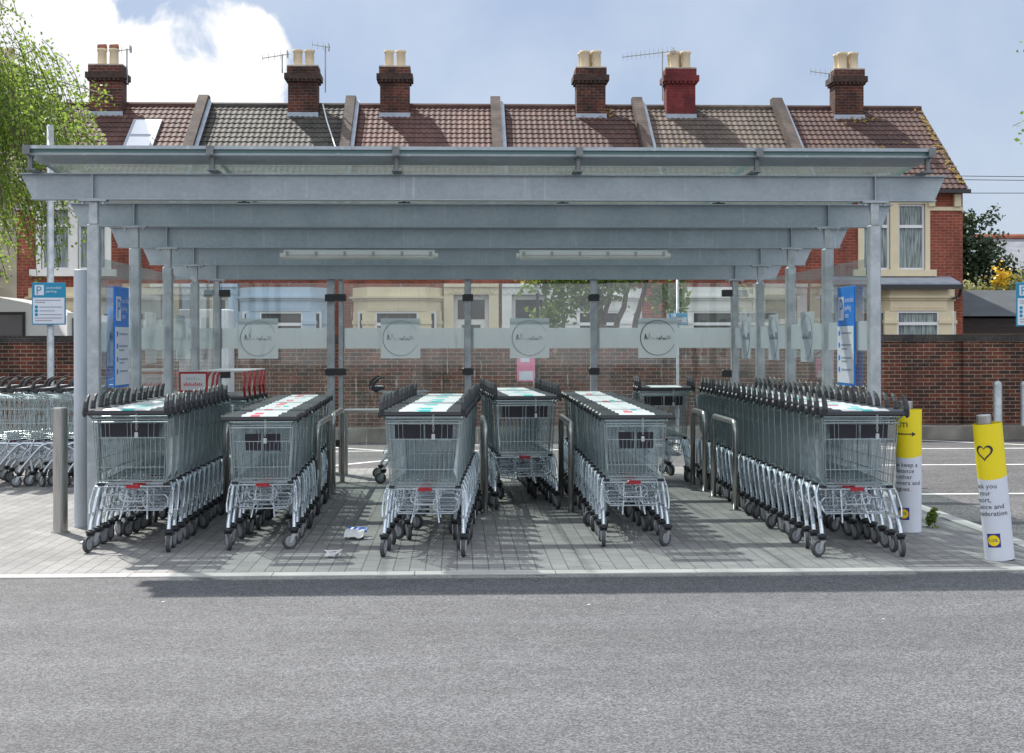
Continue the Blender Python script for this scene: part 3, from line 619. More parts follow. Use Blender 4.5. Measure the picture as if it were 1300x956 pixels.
# skylight lies on the slope
def skylight(h, cx, t0, t1, w):
    dy, dz = RY - FY + 0.28, RZ - EZ + 0.03; L = sqrt(dy * dy + dz * dz); n = Vector((0, -dz / L, dy / L)); d = Vector((0, dy / L, dz / L)); o = Vector((0, FY - 0.28, EZ - 0.03))
    def slab(b, xa, xb, sa, sb, ha, hb, mi=0):
        c = [o + d * (L * s) + n * q + Vector((x, 0, 0)) for q in (ha, hb) for s in (sa, sb) for x in (xa, xb)]
        b.add(c, [(0, 1, 3, 2), (4, 6, 7, 5), (0, 4, 5, 1), (2, 3, 7, 6), (0, 2, 6, 4), (1, 5, 7, 3)], mi)
    b = MB(); e = 0.012; tm = lerp(t0, t1, 0.5)
    slab(b, cx - w / 2, cx + w / 2, t0, t1, 0.02, 0.10)
    s = b.build('skylight', M['pgrey'], h)
    g = MB(); slab(g, cx - w / 2 + 0.085, cx + w / 2 - 0.085, t0 + 0.015, tm - 0.016, 0.102, 0.108); slab(g, cx - w / 2 + 0.085, cx + w / 2 - 0.085, tm + 0.016, t1 - 0.015, 0.102, 0.108)
    m = mat('skylight_glass', (0.75, 0.78, 0.82), 0.35, 0.3); g.build('pane', m, s)
skylight(hZ, -8.75, 0.36, 0.78, 0.80)
# lichen on the right verge and under two chimneys
def lichen(h, x0, x1, t0, t1, n, seed, verge=False):
    r = random.Random(seed); b = MB(); dy, dz = RY - FY + 0.28, RZ - EZ + 0.03; L = sqrt(dy * dy + dz * dz); nn = Vector((0, -dz / L, dy / L)); o = Vector((0, FY - 0.28, EZ - 0.03))
    for _ in range(n):
        t = r.uniform(t0, t1); x = r.triangular(x0, x1); c = o + Vector((x, dy * t, dz * t)) + nn * r.uniform(0.055, 0.075); s = r.uniform(0.015, 0.05)
        k = 7; vs = []
        for i in range(k): a = 2 * pi * i / k; q = s * r.uniform(0.6, 1.2); vs.append(c + Vector((cos(a) * q, sin(a) * q * dy / L, sin(a) * q * dz / L)))
        b.add([c + nn * 0.008] + vs, [(0, i + 1, (i + 1) % k + 1) for i in range(k)])
    b.build('lichen', M['lichen'], h)
lichen(hC, 3.35, 4.6, 0.86, 0.965, 120, 3); lichen(hE, 13.45, 13.75, 0.02, 0.99, 150, 4); lichen(hD, 6.3, 6.9, 0.88, 0.955, 40, 5); lichen(hE, 11.0, 12.2, 0.78, 0.955, 60, 6)

# ------------------------------------------------------------------ trees and plants
def leaf_quads(b, pts, size, rnd, asp=0.62):
    for p in pts:
        a = Vector((rnd.gauss(0, 1), rnd.gauss(0, 1), rnd.gauss(0, 0.8))).normalized(); c = a.cross(Vector((rnd.gauss(0, 1), rnd.gauss(0, 1), rnd.gauss(0, 1))))
        if c.length < 1e-3: continue
        c.normalize(); s = size * rnd.uniform(0.65, 1.25); p = Vector(p)
        b.add([p - a * s, p + c * s * asp - a * s * 0.15, p + a * s, p - c * s * asp - a * s * 0.15], [(0, 1, 2, 3)])
def limb(b, p0, p1, r0, r1, rnd, wob=0.12, n=6):
    P = []; p0, p1 = Vector(p0), Vector(p1); L = (p1 - p0).length
    for i in range(n + 1):
        t = i / n; q = p0.lerp(p1, t) + Vector((rnd.gauss(0, 1), rnd.gauss(0, 1), rnd.gauss(0, .6))) * wob * L * 0.25 * (0 if i in (0,) else 1) * min(1, t * 2)
        P.append(q)
    b.tube(P, [lerp(r0, r1, i / n) for i in range(n + 1)], 7); return P
def birch(base, height, env, seed, label, strands, extra=(), k=1.0, face=None):
    rnd = random.Random(seed); t = thing('birch_tree', label, 'tree', base)
    tb = MB(); tr = limb(tb, (0, 0, GZ), (0.2, 0.1, height * 0.95), 0.16, 0.03, rnd, 0.05, 9)
    cb = MB(); pts = []; tw = MB()
    for _ in range(26):
        z = rnd.uniform(1.9, height * 0.85); a = rnd.uniform(0, 2 * pi); r = env(z + 0.4) * rnd.uniform(0.6, 0.9); limb(tb, (0, 0, z - 0.3), (cos(a) * r, sin(a) * r, z + r * 0.45), 0.035, 0.008, rnd, 0.15)
    sprays = [((rnd.uniform(0, 2 * pi) if face is None or rnd.random() < 0.35 else rnd.gauss(face, 0.7)), rnd.uniform(1.95, height), sqrt(rnd.uniform(0.2, 1.0))) for _ in range(max(16, strands // 32))]
    for _ in range(strands):
        sa, sz, sr = rnd.choice(sprays)
        z = max(1.9, sz + rnd.gauss(0, 0.22)); a = sa + rnd.gauss(0, 0.16); r = env(z) * max(0.1, min(1.02, sr + rnd.gauss(0, 0.10))); p = Vector((cos(a) * r, sin(a) * r, z)); L = rnd.uniform(0.25, 0.75)
        d = Vector((cos(a) * 0.45, sin(a) * 0.45, rnd.uniform(0.1, -0.6)))
        n = int(L * 26); path = []
        for i in range(n):
            d = (d + Vector((0, 0, -0.16))).normalized(); p = p + d * (L / n); path.append(p.copy())
            for _k in range(2): pts.append(p + Vector((rnd.gauss(0, .045), rnd.gauss(0, .045), rnd.gauss(0, .04))))
        if n > 3: tw.tube(path[::3], 0.004, 3, cap=False)
    for s in extra:
        p = Vector(s[0]); q = Vector(s[1]); n = int((q - p).length * 24); tb.tube([p, p.lerp(q, 0.4) + Vector((0, 0, 0.08)), q], [0.02, 0.01, 0.004], 5)
        for i in range(n):
            c = p.lerp(q, i / n) + Vector((0, 0, 0.1 * sin(pi * i / n)))
            for _k in range(s[2]): pts.append(c + Vector((rnd.gauss(0, .08), rnd.gauss(0, .10), rnd.uniform(-0.22, 0.06))))
    leaf_quads(cb, pts, 0.030 if k == 1 else 0.022, rnd, 0.7)
    for m_ in (tb, cb, tw): m_.v = [(x * k, y * k, z * k) for x, y, z in m_.v]
    tb.build('trunk', M['birchbark'], t); cr = cb.build('crown', M['leaf_birch'], t); tw.build('twigs', M['bark'], cr); return t
def envL(z): return max(0.2, 2.75 - abs(z - 3.35) * 0.6 if z < 3.35 else 2.75 - (z - 3.35) * 0.80)
birch((-10.35, 24.3, 0), 6.6, envL, 11, 'birch tree with drooping bright green twigs reaching in at the left', 3000,
      [((1.2, -0.1, 4.1), (2.75, -0.2, 3.25), 7), ((1.0, 0.1, 3.2), (2.55, -0.3, 2.15), 5), ((0.9, 0, 4.9), (1.95, 0, 4.4), 6), ((1.3, 0.2, 3.9), (2.85, 0.1, 3.6), 8), ((1.0, 0, 3.5), (2.7, -0.1, 3.35), 9), ((1.5, 0, 3.1), (2.3, 0, 2.2), 9)], 1.58, -0.5)
def envR(z): return max(0.2, 1.35 - abs(z - 4.3) * 0.3)
birch((7.5, 14.6, 0), 6.2, envR, 12, 'second birch whose few twig tips reach in at the right edge', 330, [((-0.9, 0, 4.9), (-1.55, 0, 4.55), 4), ((-0.9, 0, 4.0), (-1.75, -0.1, 3.72), 3)])
def bushy(name, label, base, blobs, leafm, size, count, seed, trunks=(), cat='tree', name2='crown', extra=None):
    rnd = random.Random(seed); t = thing(name, label, cat, base); tb = MB()
    for p0, p1, r0, r1 in trunks: limb(tb, p0, p1, r0, r1, rnd, 0.1)
    tot = sum(bl[3] ** 2 for bl in blobs); pts = []
    for x, y, z, r in blobs:
        sub = [(rnd.gauss(0, 1), rnd.gauss(0, 1), rnd.gauss(0, 1)) for _ in range(14)]
        for _ in range(int(count * r * r / tot)):
            c = Vector(rnd.choice(sub)).normalized() * r * rnd.uniform(0.35, 0.85); d = Vector((rnd.gauss(0, 1), rnd.gauss(0, 1), rnd.gauss(0, 1))) * r * 0.2; pts.append(Vector((x, y, z)) + c + d)
    cb = MB(); leaf_quads(cb, pts, size, rnd)
    if trunks: tb.build('trunk', M['bark'], t)
    cb.build(name2, M[leafm], t)
    if extra: extra(t, rnd)
    return t
bushy('street_tree', 'bushy green tree with several dark stems behind the wall, seen through the middle glass', (2.75, 25.6, 0),
      [(-0.9, -0.3, 3.0, 0.8), (0.1, -0.3, 2.9, 0.7), (0.2, 0, 3.3, 0.9), (1.0, 0, 3.0, 0.6), (-0.5, -0.2, 2.4, 0.5), (-1.1, -0.3, 1.95, 0.4), (1.05, 0, 2.3, 0.4), (0.3, 0.3, 3.9, 0.6), (-0.4, 0, 3.9, 0.6)], 'leaf_mid', 0.06, 9500, 21,
      [((-0.15, 0, GZ), (-0.1, 0, 1.5), 0.10, 0.09), ((-0.1, 0, 1.45), (-0.35, 0, 2.9), 0.09, 0.04), ((0.25, 0.1, GZ), (0.7, 0, 2.9), 0.09, 0.035), ((0.1, 0, 1.6), (0.5, 0.1, 3.2), 0.06, 0.03), ((-0.1, 0, 1.8), (0.2, 0, 3.3), 0.05, 0.02)])
def spikes(t, rnd):
    b = MB(); pts = []
    for k in range(9):
        p = Vector((rnd.uniform(-0.9, 0.3), rnd.uniform(-.4, .4), rnd.uniform(4.6, 5.3))); q = p + Vector((rnd.uniform(0.2, 0.8), 0, rnd.uniform(0.15, 0.6)))
        for i in range(90): pts.append(p.lerp(q, rnd.random()) + Vector((rnd.gauss(0, .1), rnd.gauss(0, .1), rnd.gauss(0, .07))))
    leaf_quads(b, pts, 0.07, rnd); b.build('shoots', M['leaf_dark'], t)
bushy('evergreen_tree', 'dark evergreen tree with spiky shoots beside the end house', (16.95, 46.5, 0.25),
      [(-0.5, 0, 4.7, 0.75), (0.2, 0, 4.3, 0.95), (-0.5, 0, 3.5, 1.0), (0.6, 0, 3.5, 0.95), (-0.85, 0, 5.2, 0.45), (-0.75, 0, 5.75, 0.28), (-0.4, 0, 2.4, 1.0), (0.4, 0, 2.3, 1.0), (0.0, 0, 1.2, 0.8)], 'leaf_dark', 0.085, 9000, 22,
      [((0, 0, GZ), (0, 0, 3.5), 0.16, 0.05)], extra=spikes)
def blooms(t, rnd):
    b = MB(); pts = [Vector((rnd.gauss(-0.55, 0.16), rnd.gauss(-0.55, .15), rnd.gauss(3.5, 0.16))) for _ in range(160)]; leaf_quads(b, pts, 0.06, rnd, 0.9); b.build('blossom', M['flower'], t)
bushy('flowering_shrub', 'pale leafy shrub with yellow blossom behind the dark garage roof', (17.6, 44.5, 0), [(-1.3, 0, 3.0, 0.6), (-0.6, 0, 3.05, 0.6), (0.3, 0, 3.1, 0.7), (-0.9, 0, 2.0, 0.8), (0.1, 0, 2.0, 0.8)], 'leaf_yellow', 0.07, 2600, 23, cat='shrub', name2='foliage', extra=blooms)
bushy('olive_shrub', 'tall olive green shrub at the right edge above the garage roof', (18.7, 45.5, 0), [(0, 0, 3.4, 1.0), (0.9, 0, 3.9, 0.9), (0.6, 0, 2.6, 1.0)], 'leaf_olive', 0.085, 3000, 24, cat='shrub', name2='foliage')
bushy('weed_plant', 'small leafy weed growing at the kerb behind the yellow sign', (3.81, 11.3, 0), [(0, 0, 0.05, 0.05), (0.02, 0, 0.11, 0.045)], 'leaf_mid', 0.022, 110, 25, cat='plant', name2='foliage')

# ------------------------------------------------------------------ right background: garage, far house, cables; left: campervan
g = thing('garage', 'low garage with dark felt roof and black boards right of the end house', 'garage', (0, 0, 0))
b = MB(); b.box(13.9, 24, 40.2, 44, GZ, 2.02); b.build('wall', M['cream'], g)
b = MB(); b.prism([(39.85, 2.20), (42.2, 3.02), (44.3, 2.3), (44.3, 2.2)], 13.8, 24.2, 'x'); b.build('roof', M['feltroof'], g)
b = MB()
for k, z0 in enumerate((1.72, 1.86, 2.0)): b.box(13.85, 24.1, 39.95 + 0.02 * k, 40.19, z0, z0 + 0.137)
b.build('fascia', M['darkwood'], g)
b = MB(); b.box(15.9, 23, 40.1, 40.19, GZ, 1.66); b.build('door', M['upvc'], g)
fh = thing('distant_house', 'distant house with grey slate roof and orange ridge at right', 'house')
b = MB(); b.box(21, 32, 60, 67, GZ, 4.0); b.build('wall', M['whitepaint'], fh)
b = MB(); b.prism([(59.6, 3.9), (63.5, 6.15), (67.4, 3.9)], 20.7, 32.3, 'x'); b.build('roof', M['slate'], fh)
b = MB(); b.tube([(20.7, 63.5, 6.2), (32.3, 63.5, 6.2)], 0.14, 8); b.build('ridge', M['cowl'], fh)
for k, (za, zb) in enumerate(((6.02, 6.3), (5.92, 6.18), (5.55, 6.0))):
    b = MB(); b.tube([(lerp(13.6, 40, t), lerp(38.5, 44, t), lerp(za, zb + 1.2, t) - 1.3 * sin(pi * t) * 0.25) for t in frange(0, 1, 14)], 0.012, 4)
    tag(b.build('overhead_cable', M['gutter']), ('topmost', 'middle', 'lowest')[k] + ' of three thin overhead cables running right from the end house', 'cable', 'overhead cables')
cv = thing('campervan', 'white campervan with a dark side window parked behind the wall at left', 'campervan', (0, 0, 0))
b = MB(); b.prism([(-13.2, 0.45), (-7.3, 0.45), (-7.25, 1.6), (-7.45, 2.0), (-7.9, 2.22), (-8.6, 2.36), (-12.9, 2.42), (-13.2, 2.2)], 26.6, 28.6, 'y'); b.build('body', M['vanwhite'], cv)
b = MB(); b.prism([(-7.24, 0.45), (-5.6, 0.45), (-5.55, 1.15), (-6.1, 1.3), (-6.85, 2.02), (-7.24, 2.05)], 26.75, 28.45, 'y'); b.build('cab', M['vanwhite'], cv)
b = MB(); b.prism([(-7.15, 1.4), (-6.35, 1.4), (-6.9, 1.95), (-7.15, 1.95)], 26.735, 26.748, 'y'); b.build('cab_window', M['glassdark'], cv)
b = MB(); b.bbox(-9.5, -8.0, 26.57, 26.598, 1.62, 2.02, 0.01); w = b.build('window', M['glassdark'], cv)
b = MB(); b.box(-9.54, -9.5, 26.56, 26.598, 1.58, 2.06); b.box(-8.0, -7.96, 26.56, 26.598, 1.58, 2.06); b.box(-9.5, -8, 26.56, 26.598, 1.58, 1.62); b.box(-9.5, -8, 26.56, 26.598, 2.02, 2.06); b.build('frame', M['gutter'], w)
for x in (-12.0, -6.4):
    for y in (26.9, 28.2): b = MB(); b.lathe([(0.18, -0.1, 1), (0.33, -0.1, 0), (0.33, 0.1, 0), (0.18, 0.1, 1), (0.01, 0.1, 1)], (x, y, 0.31), axis='y', n=18); b.build('wheel', [M['tyre'], M['hub']], cv)

# ------------------------------------------------------------------ car park furniture
def parking_sign_post(x, y, label, pole_h, z0, w, h, lamp=False, pr=1.0):
    t = thing('parking_sign', label, 'sign', (x, y, 0))
    b = MB(); b.lathe([(0.075 * pr, GZ), (0.075 * pr, 0.5), (0.055 * pr, 0.55), (0.052 * pr, pole_h)], n=12); b.build('post', M['galv'], t, smooth=True)
    b = MB(); b.bbox(-w / 2, w / 2, -0.095, -0.07, z0, z0 + h, 0.008); p = b.build('panel', M['cyan'], t)
    b = MB(); b.box(-w / 2 + 0.018, w / 2 - 0.018, -0.0985, -0.0955, z0 + 0.018, z0 + h * 0.64, 0); b.box(-w * 0.41, -w * 0.14, -0.0985, -0.0955, z0 + h * 0.70, z0 + h * 0.94, 0)
    for i, q in enumerate((0.42, 0.33, 0.24)): b.lathe([(0.026, -0.1012), (0.026, -0.0988), (0.001, -0.1014)][:2], (-w * 0.36, 0, z0 + h * q), axis='y', n=10, mi=1)
    for i, (q, a, e) in enumerate(((0.58, -0.4, 0.36), (0.53, -0.4, -0.1), (0.42, -0.27, 0.4), (0.33, -0.27, 0.18), (0.24, -0.27, 0.4), (0.16, -0.4, 0.4), (0.10, -0.4, 0.1))): b.box(w * a, w * e, -0.1005, -0.0988, z0 + h * q - 0.007, z0 + h * q + 0.007, 2)
    b.build('print', [M['signw'], M['cyan'], M['pgrey']], p)
    b = MB(); vs, fs = text_geo('P', h * 0.27); b.add([(-w * 0.375 + q[0], -0.1005, z0 + h * 0.725 + q[1]) for q in vs], fs, 0)
    vs, fs = text_geo('controlled\nparking', h * 0.085); b.add([(-w * 0.08 + q[0], -0.0985, z0 + h * 0.85 + q[1]) for q in vs], fs, 1); b.build('lettering', [M['cyan'], M['signw']], p)
    if lamp:
        b = MB(); b.lathe([(0.16, 0), (0.17, 0.1), (0.10, 0.2), (0.01, 0.22)], (-0.25, 0, pole_h - 0.25), n=12); b.tube([(0, 0, pole_h - 0.05), (-0.25, 0, pole_h - 0.02)], 0.03, 6); b.build('camera_head', M['white'], t, smooth=True)
    return t
parking_sign_post(-6.08, 21.55, 'blue and white parking sign on a tall grey post behind outdoor trolleys', 4.75, 1.76, 0.50, 0.63, False)
parking_sign_post(8.71, 21.3, 'blue and white parking sign cut by the right picture edge', 3.1, 1.72, 0.50, 0.66)
parking_sign_post(3.15, 20.2, 'small white parking sign on a thin post behind the back glass', 2.4, 1.73, 0.26, 0.17, False, 0.4)
for k, x in enumerate((8.42, 8.85)):
    t = thing('galvanised_bollard', ('short galvanised post', 'partly cropped galvanised post')[k] + ' standing before the brick wall, ' + ('left one of the pair' if k == 0 else 'right one of the pair'), 'bollard', (x, 21.85, 0), 0, 'galvanised posts by the wall')
    b = MB(); b.lathe([(0.068, GZ), (0.068, 0.80), (0.060, 0.845), (0.03, 0.87), (0.001, 0.875)], n=14); b.build('shaft', M['galv'], t, smooth=True)
    b = MB(); b.lathe([(0.10, GZ), (0.10, GZ + 0.015)], n=14); b.build('base_flange', M['galv'], t)
t = thing('utility_cabinet', 'tall white cabinet with small dark vent seen through the left back glass', 'cabinet', (-3.38, 19.4, 0))
b = MB(); b.bbox(-0.33, 0.33, -0.25, 0.25, GZ, 1.94, 0.015); b.build('casing', M['boxwhite'], t)
b = MB(); b.box(0.02, 0.29, -0.262, -0.252, 0.1, 1.75); d = b.build('door', M['boxwhite'], t); b = MB(); b.box(0.11, 0.18, -0.268, -0.263, 1.2, 1.42); b.build('vent', M['pgrey'], d)
t = thing('notice_board', 'pink and white notice on a thin dark post behind the middle glass', 'sign', (1.0, 20.6, 0))
b = MB(); b.box(-0.13, 0.13, -0.02, 0.0, 0.92, 1.36); b.build('panel', M['pinkposter'], t); b = MB(); b.box(-0.10, 0.10, -0.024, -0.021, 0.94, 1.07); b.box(-0.08, 0.05, -0.024, -0.021, 1.2, 1.3); b.build('print', M['signw'], t); b = MB(); b.tube([(0.17, 0.02, GZ), (0.17, 0.02, 2.2)], 0.025, 8); b.tube([(0.17, 0.02, 1.3), (0.0, 0.015, 1.3)], 0.012, 6); b.build('post', M['gutter'], t)

# ------------------------------------------------------------------ the trolley shelter
SY = [10.77, 12.13, 13.49, 14.85, 16.21]; XL, XR = -2.715, 3.19; SLOPE = 0.066
BB = [2.565 - SLOPE * (y - SY[0]) for y in SY]      # underside of each beam
SH = thing('trolley_shelter', 'grey steel trolley shelter with sloping glass roof and glass walls', 'shelter', (0, 0, 0))
for i, y in enumerate(SY):
    z0, z1 = BB[i], BB[i] + 0.197; xa, xb, e = -3.255, 3.745, 0.085
    b = MB()
    b.prism([(xa + e, z0 + 0.008), (xb - e, z0 + 0.008), (xb - 0.004, z1 - 0.008), (xa + 0.004, z1 - 0.008)], y - 0.006, y + 0.006)
    b.box(xa + e, xb - e, y - 0.05, y + 0.05, z0, z0 + 0.009); b.box(xa, xb, y - 0.05, y + 0.05, z1 - 0.009, z1)
    for xc in (XL, XR): b.box(xc - 0.004, xc + 0.004, y - 0.048, y - 0.007, z0 + 0.0095, z1 - 0.0095); b.box(xc - 0.004, xc + 0.004, y + 0.007, y + 0.048, z0 + 0.0095, z1 - 0.0095)
    b.build('beam', M['beam'], SH)
def clampb(c, x, y, z, axis):
    b = MB()
    if axis == 'y': b.bbox(x - 0.022, x + 0.022, y - 0.06, y + 0.06, z - 0.04, z + 0.04, 0.006)
    else: b.bbox(x - 0.062, x + 0.062, y - 0.022, y + 0.022, z - 0.04, z + 0.04, 0.006)
    b.build('clamp', M['gutter'], c)
for i, y in enumerate(SY):
    for sx, xc in ((-1, XL), (1, XR)):
        b = MB(); zt = BB[i] - 0.012; b.lathe([(0.042, 0.0), (0.042, zt - 0.19)], (xc, y, 0), n=4 if False else 16)
        b = MB(); w = 0.044; b.bbox(xc - w, xc + w, y - w, y + w, 0.0, zt - 0.17, 0.008); b.bbox(xc - w + 0.012, xc + w - 0.012, y - w + 0.012, y + w - 0.012, zt - 0.168, zt, 0.003)
        b.box(xc - 0.10, xc + 0.10, y - 0.055, y + 0.055, zt, zt + 0.0115); b.box(xc - 0.09, xc + 0.09, y - 0.09, y + 0.09, 0.001, 0.013)
        for q in (-0.075, 0.075): b.lathe([(0.014, 0), (0.014, -0.022)], (xc + q, y - 0.03, zt), n=6)
        c = b.build('column', M['galv'], SH)
        for z in (2.05, 1.13, 0.3):
            clampb(c, xc - sx * 0.0, y + (0.075 if i < 4 else -0.0), z, 'y') if i < 4 else clampb(c, xc - sx * 0.09, y, z, 'x')
def band_logo(pane, along, center, half, plane, mirror=1, ink='pgrey'):
    """frosted band with a square and ring; along 'x' or 'y'"""
    b = MB(); s = 0.225
    def q(a0, a1, z0, z1):
        if along == 'x': b.box(a0, a1, plane - 0.003, plane - 0.001, z0, z1)
        else: b.box(plane - 0.0015, plane + 0.0015, a0, a1, z0, z1)
    q(center - half, center - s, 1.425, 1.655); q(center + s, center + half, 1.425, 1.655); q(center - s, center + s, 1.31, 1.765)
    f = b.build('frosted_band', M['frost'], pane)
    b = MB(); pts = []
    P = (lambda a, z: (a, plane - 0.006, z)) if along == 'x' else (lambda a, z: (plane - 0.005, a, z))
    arc = frange(0.1 * pi, 1.88 * pi, 40); b.tube([P(center + cos(t) * 0.2, 1.54 + sin(t) * 0.2) for t in arc], [(0.0025 + 0.003 * sin(pi * i / 39)) * (1.0 if along == 'x' else 0.55) for i in range(40)], 4)
    rnd = random.Random(5); x = -0.15
    while x < 0.15:     # worn script across the ring, too broken to read
        w = rnd.uniform(0.018, 0.04); hgt = rnd.uniform(0.018, 0.060) * (1.3 if x < -0.1 else 0.8); k = [(x, 0), (x + w * 0.3, hgt), (x + w * 0.6, hgt * 0.35), (x + w, 0.004)]
        b.tube([P(center + mirror * a, 1.52 + z) for a, z in k], rnd.choice((0.0025, 0.004, 0.0075)), 4); x += w + rnd.uniform(0.002, 0.012)
    b.build('ring_emblem', M[ink], f)
# side walls of glass, four panes each
for sx, xc in ((-1, XL), (1, XR)):
    for i in range(4):
        y0, y1 = SY[i] + 0.06, SY[i + 1] - 0.06
        b = MB(); b.box(xc - 0.006, xc + 0.006, y0, y1, 0.15, 2.14); b.box(xc - 0.0062, xc + 0.0062, y0 - 0.004, y0 - 0.001, 0.15, 2.14, 1)
        p = b.build('side_pane', [M['glass'], M['glass_edge']], SH); band_logo(p, 'y', (y0 + y1) / 2, (y1 - y0) / 2, xc - 0.012 * 1)
# back wall
YB = SY[4] + 0.02
bp = [(XL + 0.05, -1.475, -2.25), (-1.285, 0.085, -0.64), (0.165, 1.525, 0.83), (1.605, XR - 0.05, 2.30)]
for x0, x1, cx in bp:
    b = MB(); b.box(x0, x1, YB - 0.006, YB + 0.006, 0.14, 2.17); b.box(x0 - 0.004, x0 - 0.001, YB - 0.0062, YB + 0.0062, 0.14, 2.17, 1)
    p = b.build('back_pane', [M['glass_back'], M['glass_edge']], SH); h0 = min(cx - x0, x1 - cx)
    band_logo(p, 'x', cx, h0, YB - 0.010, 1, 'ink' if cx > 2 else 'pgrey')
    b = MB()
    if cx - x0 > h0 + 0.02: b.box(x0, cx - h0 - 0.001, YB - 0.013, YB - 0.011, 1.425, 1.655)
    if x1 - cx > h0 + 0.02: b.box(cx + h0 + 0.001, x1, YB - 0.013, YB - 0.011, 1.425, 1.655)
    if b.v: b.build('frosted_band', M['frost'], p)
for xc, w in ((-1.43, 0.042), (-1.318, 0.026), (0.125, 0.038), (1.565, 0.038)):
    b = MB(); b.bbox(xc - w, xc + w, YB - w, YB + w, 0.0, BB[4] - 0.002, 0.006); b.box(xc - w - 0.04, xc + w + 0.04, YB - w - 0.04, YB + w + 0.04, 0.001, 0.012)
    c = b.build('back_post', M['galv'], SH)
    for z in (2.0, 1.16, 0.35): clampb(c, xc, YB - 0.055, z, 'x')
# glass roof
JX = [-3.155, -1.80, -0.445, 0.905, 2.245, 3.57]; GY0, GY1 = 10.50, 16.75
def gz(y): return 2.885 - SLOPE * (y - GY0)
for a, c in zip(JX[:-1], JX[1:]):
    x0, x1 = a + 0.008, c - 0.008; th = 0.03; b = MB()
    vs = [(x, y, gz(y) + t) for t in (0, th) for y in (GY0, GY1) for x in (x0, x1)]
    b.add(vs, [(0, 1, 3, 2)], 0); b.add(vs, [(4, 6, 7, 5)], 0); b.add(vs, [(0, 4, 5, 1), (2, 3, 7, 6), (0, 2, 6, 4), (1, 5, 7, 3)], 1)
    p = b.build('roof_pane', [M['glass_roof'], M['glass_edge']], SH)
b = MB(); ya, yb = GY0 + 0.004, GY0 + 0.37; b.add([(x, y, gz(y) - t) for t in (0.016, 0.003) for y in (ya, yb) for x in (JX[0] + 0.01, JX[-1] - 0.01)], [(0, 2, 3, 1), (4, 5, 7, 6), (0, 1, 5, 4), (2, 6, 7, 3), (0, 4, 6, 2), (1, 3, 7, 5)]); b.build('front_soffit', M['beam'], SH)
b = MB(); b.box(JX[0], JX[-1], GY0 - 0.035, GY0 - 0.003, gz(GY0) + 0.024, gz(GY0) + 0.048); b.build('front_trim', M['beam'], SH)
for i, y in enumerate(SY):
    for k, x in enumerate(JX):
        x = x + (0.03 if k == 0 else -0.03 if k == 5 else 0); yy = y - (0.20 if i == 0 else 0.0); b = MB(); z0 = BB[i] + 0.198; z1 = gz(yy)
        if i == 0:
            b.box(x - 0.035, x + 0.035, yy - 0.02, y + 0.03, z0, z0 + 0.012); b.lathe([(0.02, z0), (0.02, z1 + 0.005), (0.032, z1 + 0.006), (0.032, z1 + 0.045)], (x, yy, 0), n=8); b.lathe([(0.022, z0 + 0.012), (0.022, z0 + 0.03)], (x, yy, 0), n=8); b.lathe([(0.026, z1 - 0.03), (0.026, z1 - 0.012)], (x, yy, 0), n=8)
            for s in (-1, 1): b.prism([(x + s * 0.012, z1 + 0.02), (x + s * 0.030, z1 + 0.02), (x + s * 0.046, z1 + 0.072), (x + s * 0.036, z1 + 0.064)], yy - 0.045, yy - 0.03)
            b.box(x - 0.026, x + 0.026, yy - 0.118, yy - 0.108, z1 - 0.012, z1 + 0.052); b.box(x - 0.008, x + 0.008, yy - 0.11, yy + 0.02, z1 - 0.02, z1 - 0.006)
        else:
            b.box(x - 0.05, x + 0.05, yy - 0.03, yy + 0.03, z0, z0 + 0.012); b.lathe([(0.016, z0), (0.016, z1 - 0.001)], (x, yy, 0), n=8); b.lathe([(0.03, z1 - 0.02), (0.03, z1 - 0.001)], (x, yy, 0), n=8)
        b.build('roof_clamp', M['darkclip'] if i == 0 else M['gutter'], SH)
b = MB(); b.tube([(-1.27, 16.10, 0.72), (0.05, 16.10, 0.72)], 0.024, 10); b.tube([(0.05, 16.10, 0.72), (0.05, 16.10, 0.0)], 0.022, 8); b.tube([(-1.25, 16.10, 0.72), (-1.25, 16.10, 0.0)], 0.022, 8); b.build('rear_rail', M['steel'], SH)

# strip lights
for k, (xa, xb, lab) in enumerate(((-1.65, -0.175, 'long strip light fixture under the shelter roof, left one of two'), (0.56, 2.02, 'long strip light fixture under the shelter roof, right one of two'))):
    t = thing('strip_light', lab, 'light', (0, SY[2], 0), 0, 'strip lights under the roof'); y = -0.09; z = 2.275
    b = MB(); b.box(xa + 0.03, xb - 0.03, y - 0.03, y + 0.03, z + 0.062, z + 0.085); b.build('housing', M['ltgrey'], t)
    b = MB(); prof = [(-0.055, 0.062), (-0.05, 0.02), (-0.03, 0.0), (0.03, 0.0), (0.05, 0.02), (0.055, 0.062)]; b.prism([(y + p, z + q) for p, q in prof], xa + 0.03, xb - 0.03, 'x')
    for s, x0 in ((-1, xa + 0.03), (1, xb - 0.03)): b.prism([(y + p * 0.7, z + 0.008 + q * 0.75) for p, q in prof], x0 - (0.03 if s < 0 else -0.001), x0 + (0.03 if s > 0 else -0.001), 'x')
    b.build('diffuser', M['lampcase'], t)
    b = MB()
    for q in frange(xa + 0.07, xb - 0.07, 6): b.box(q - 0.012, q + 0.012, y - 0.063, y - 0.056, z + 0.028, z + 0.07)
    b.box(xa + 0.05, xb - 0.05, y - 0.0565, y - 0.0535, z + 0.033, z + 0.037); b.build('clip', M['ltmetal'], t)

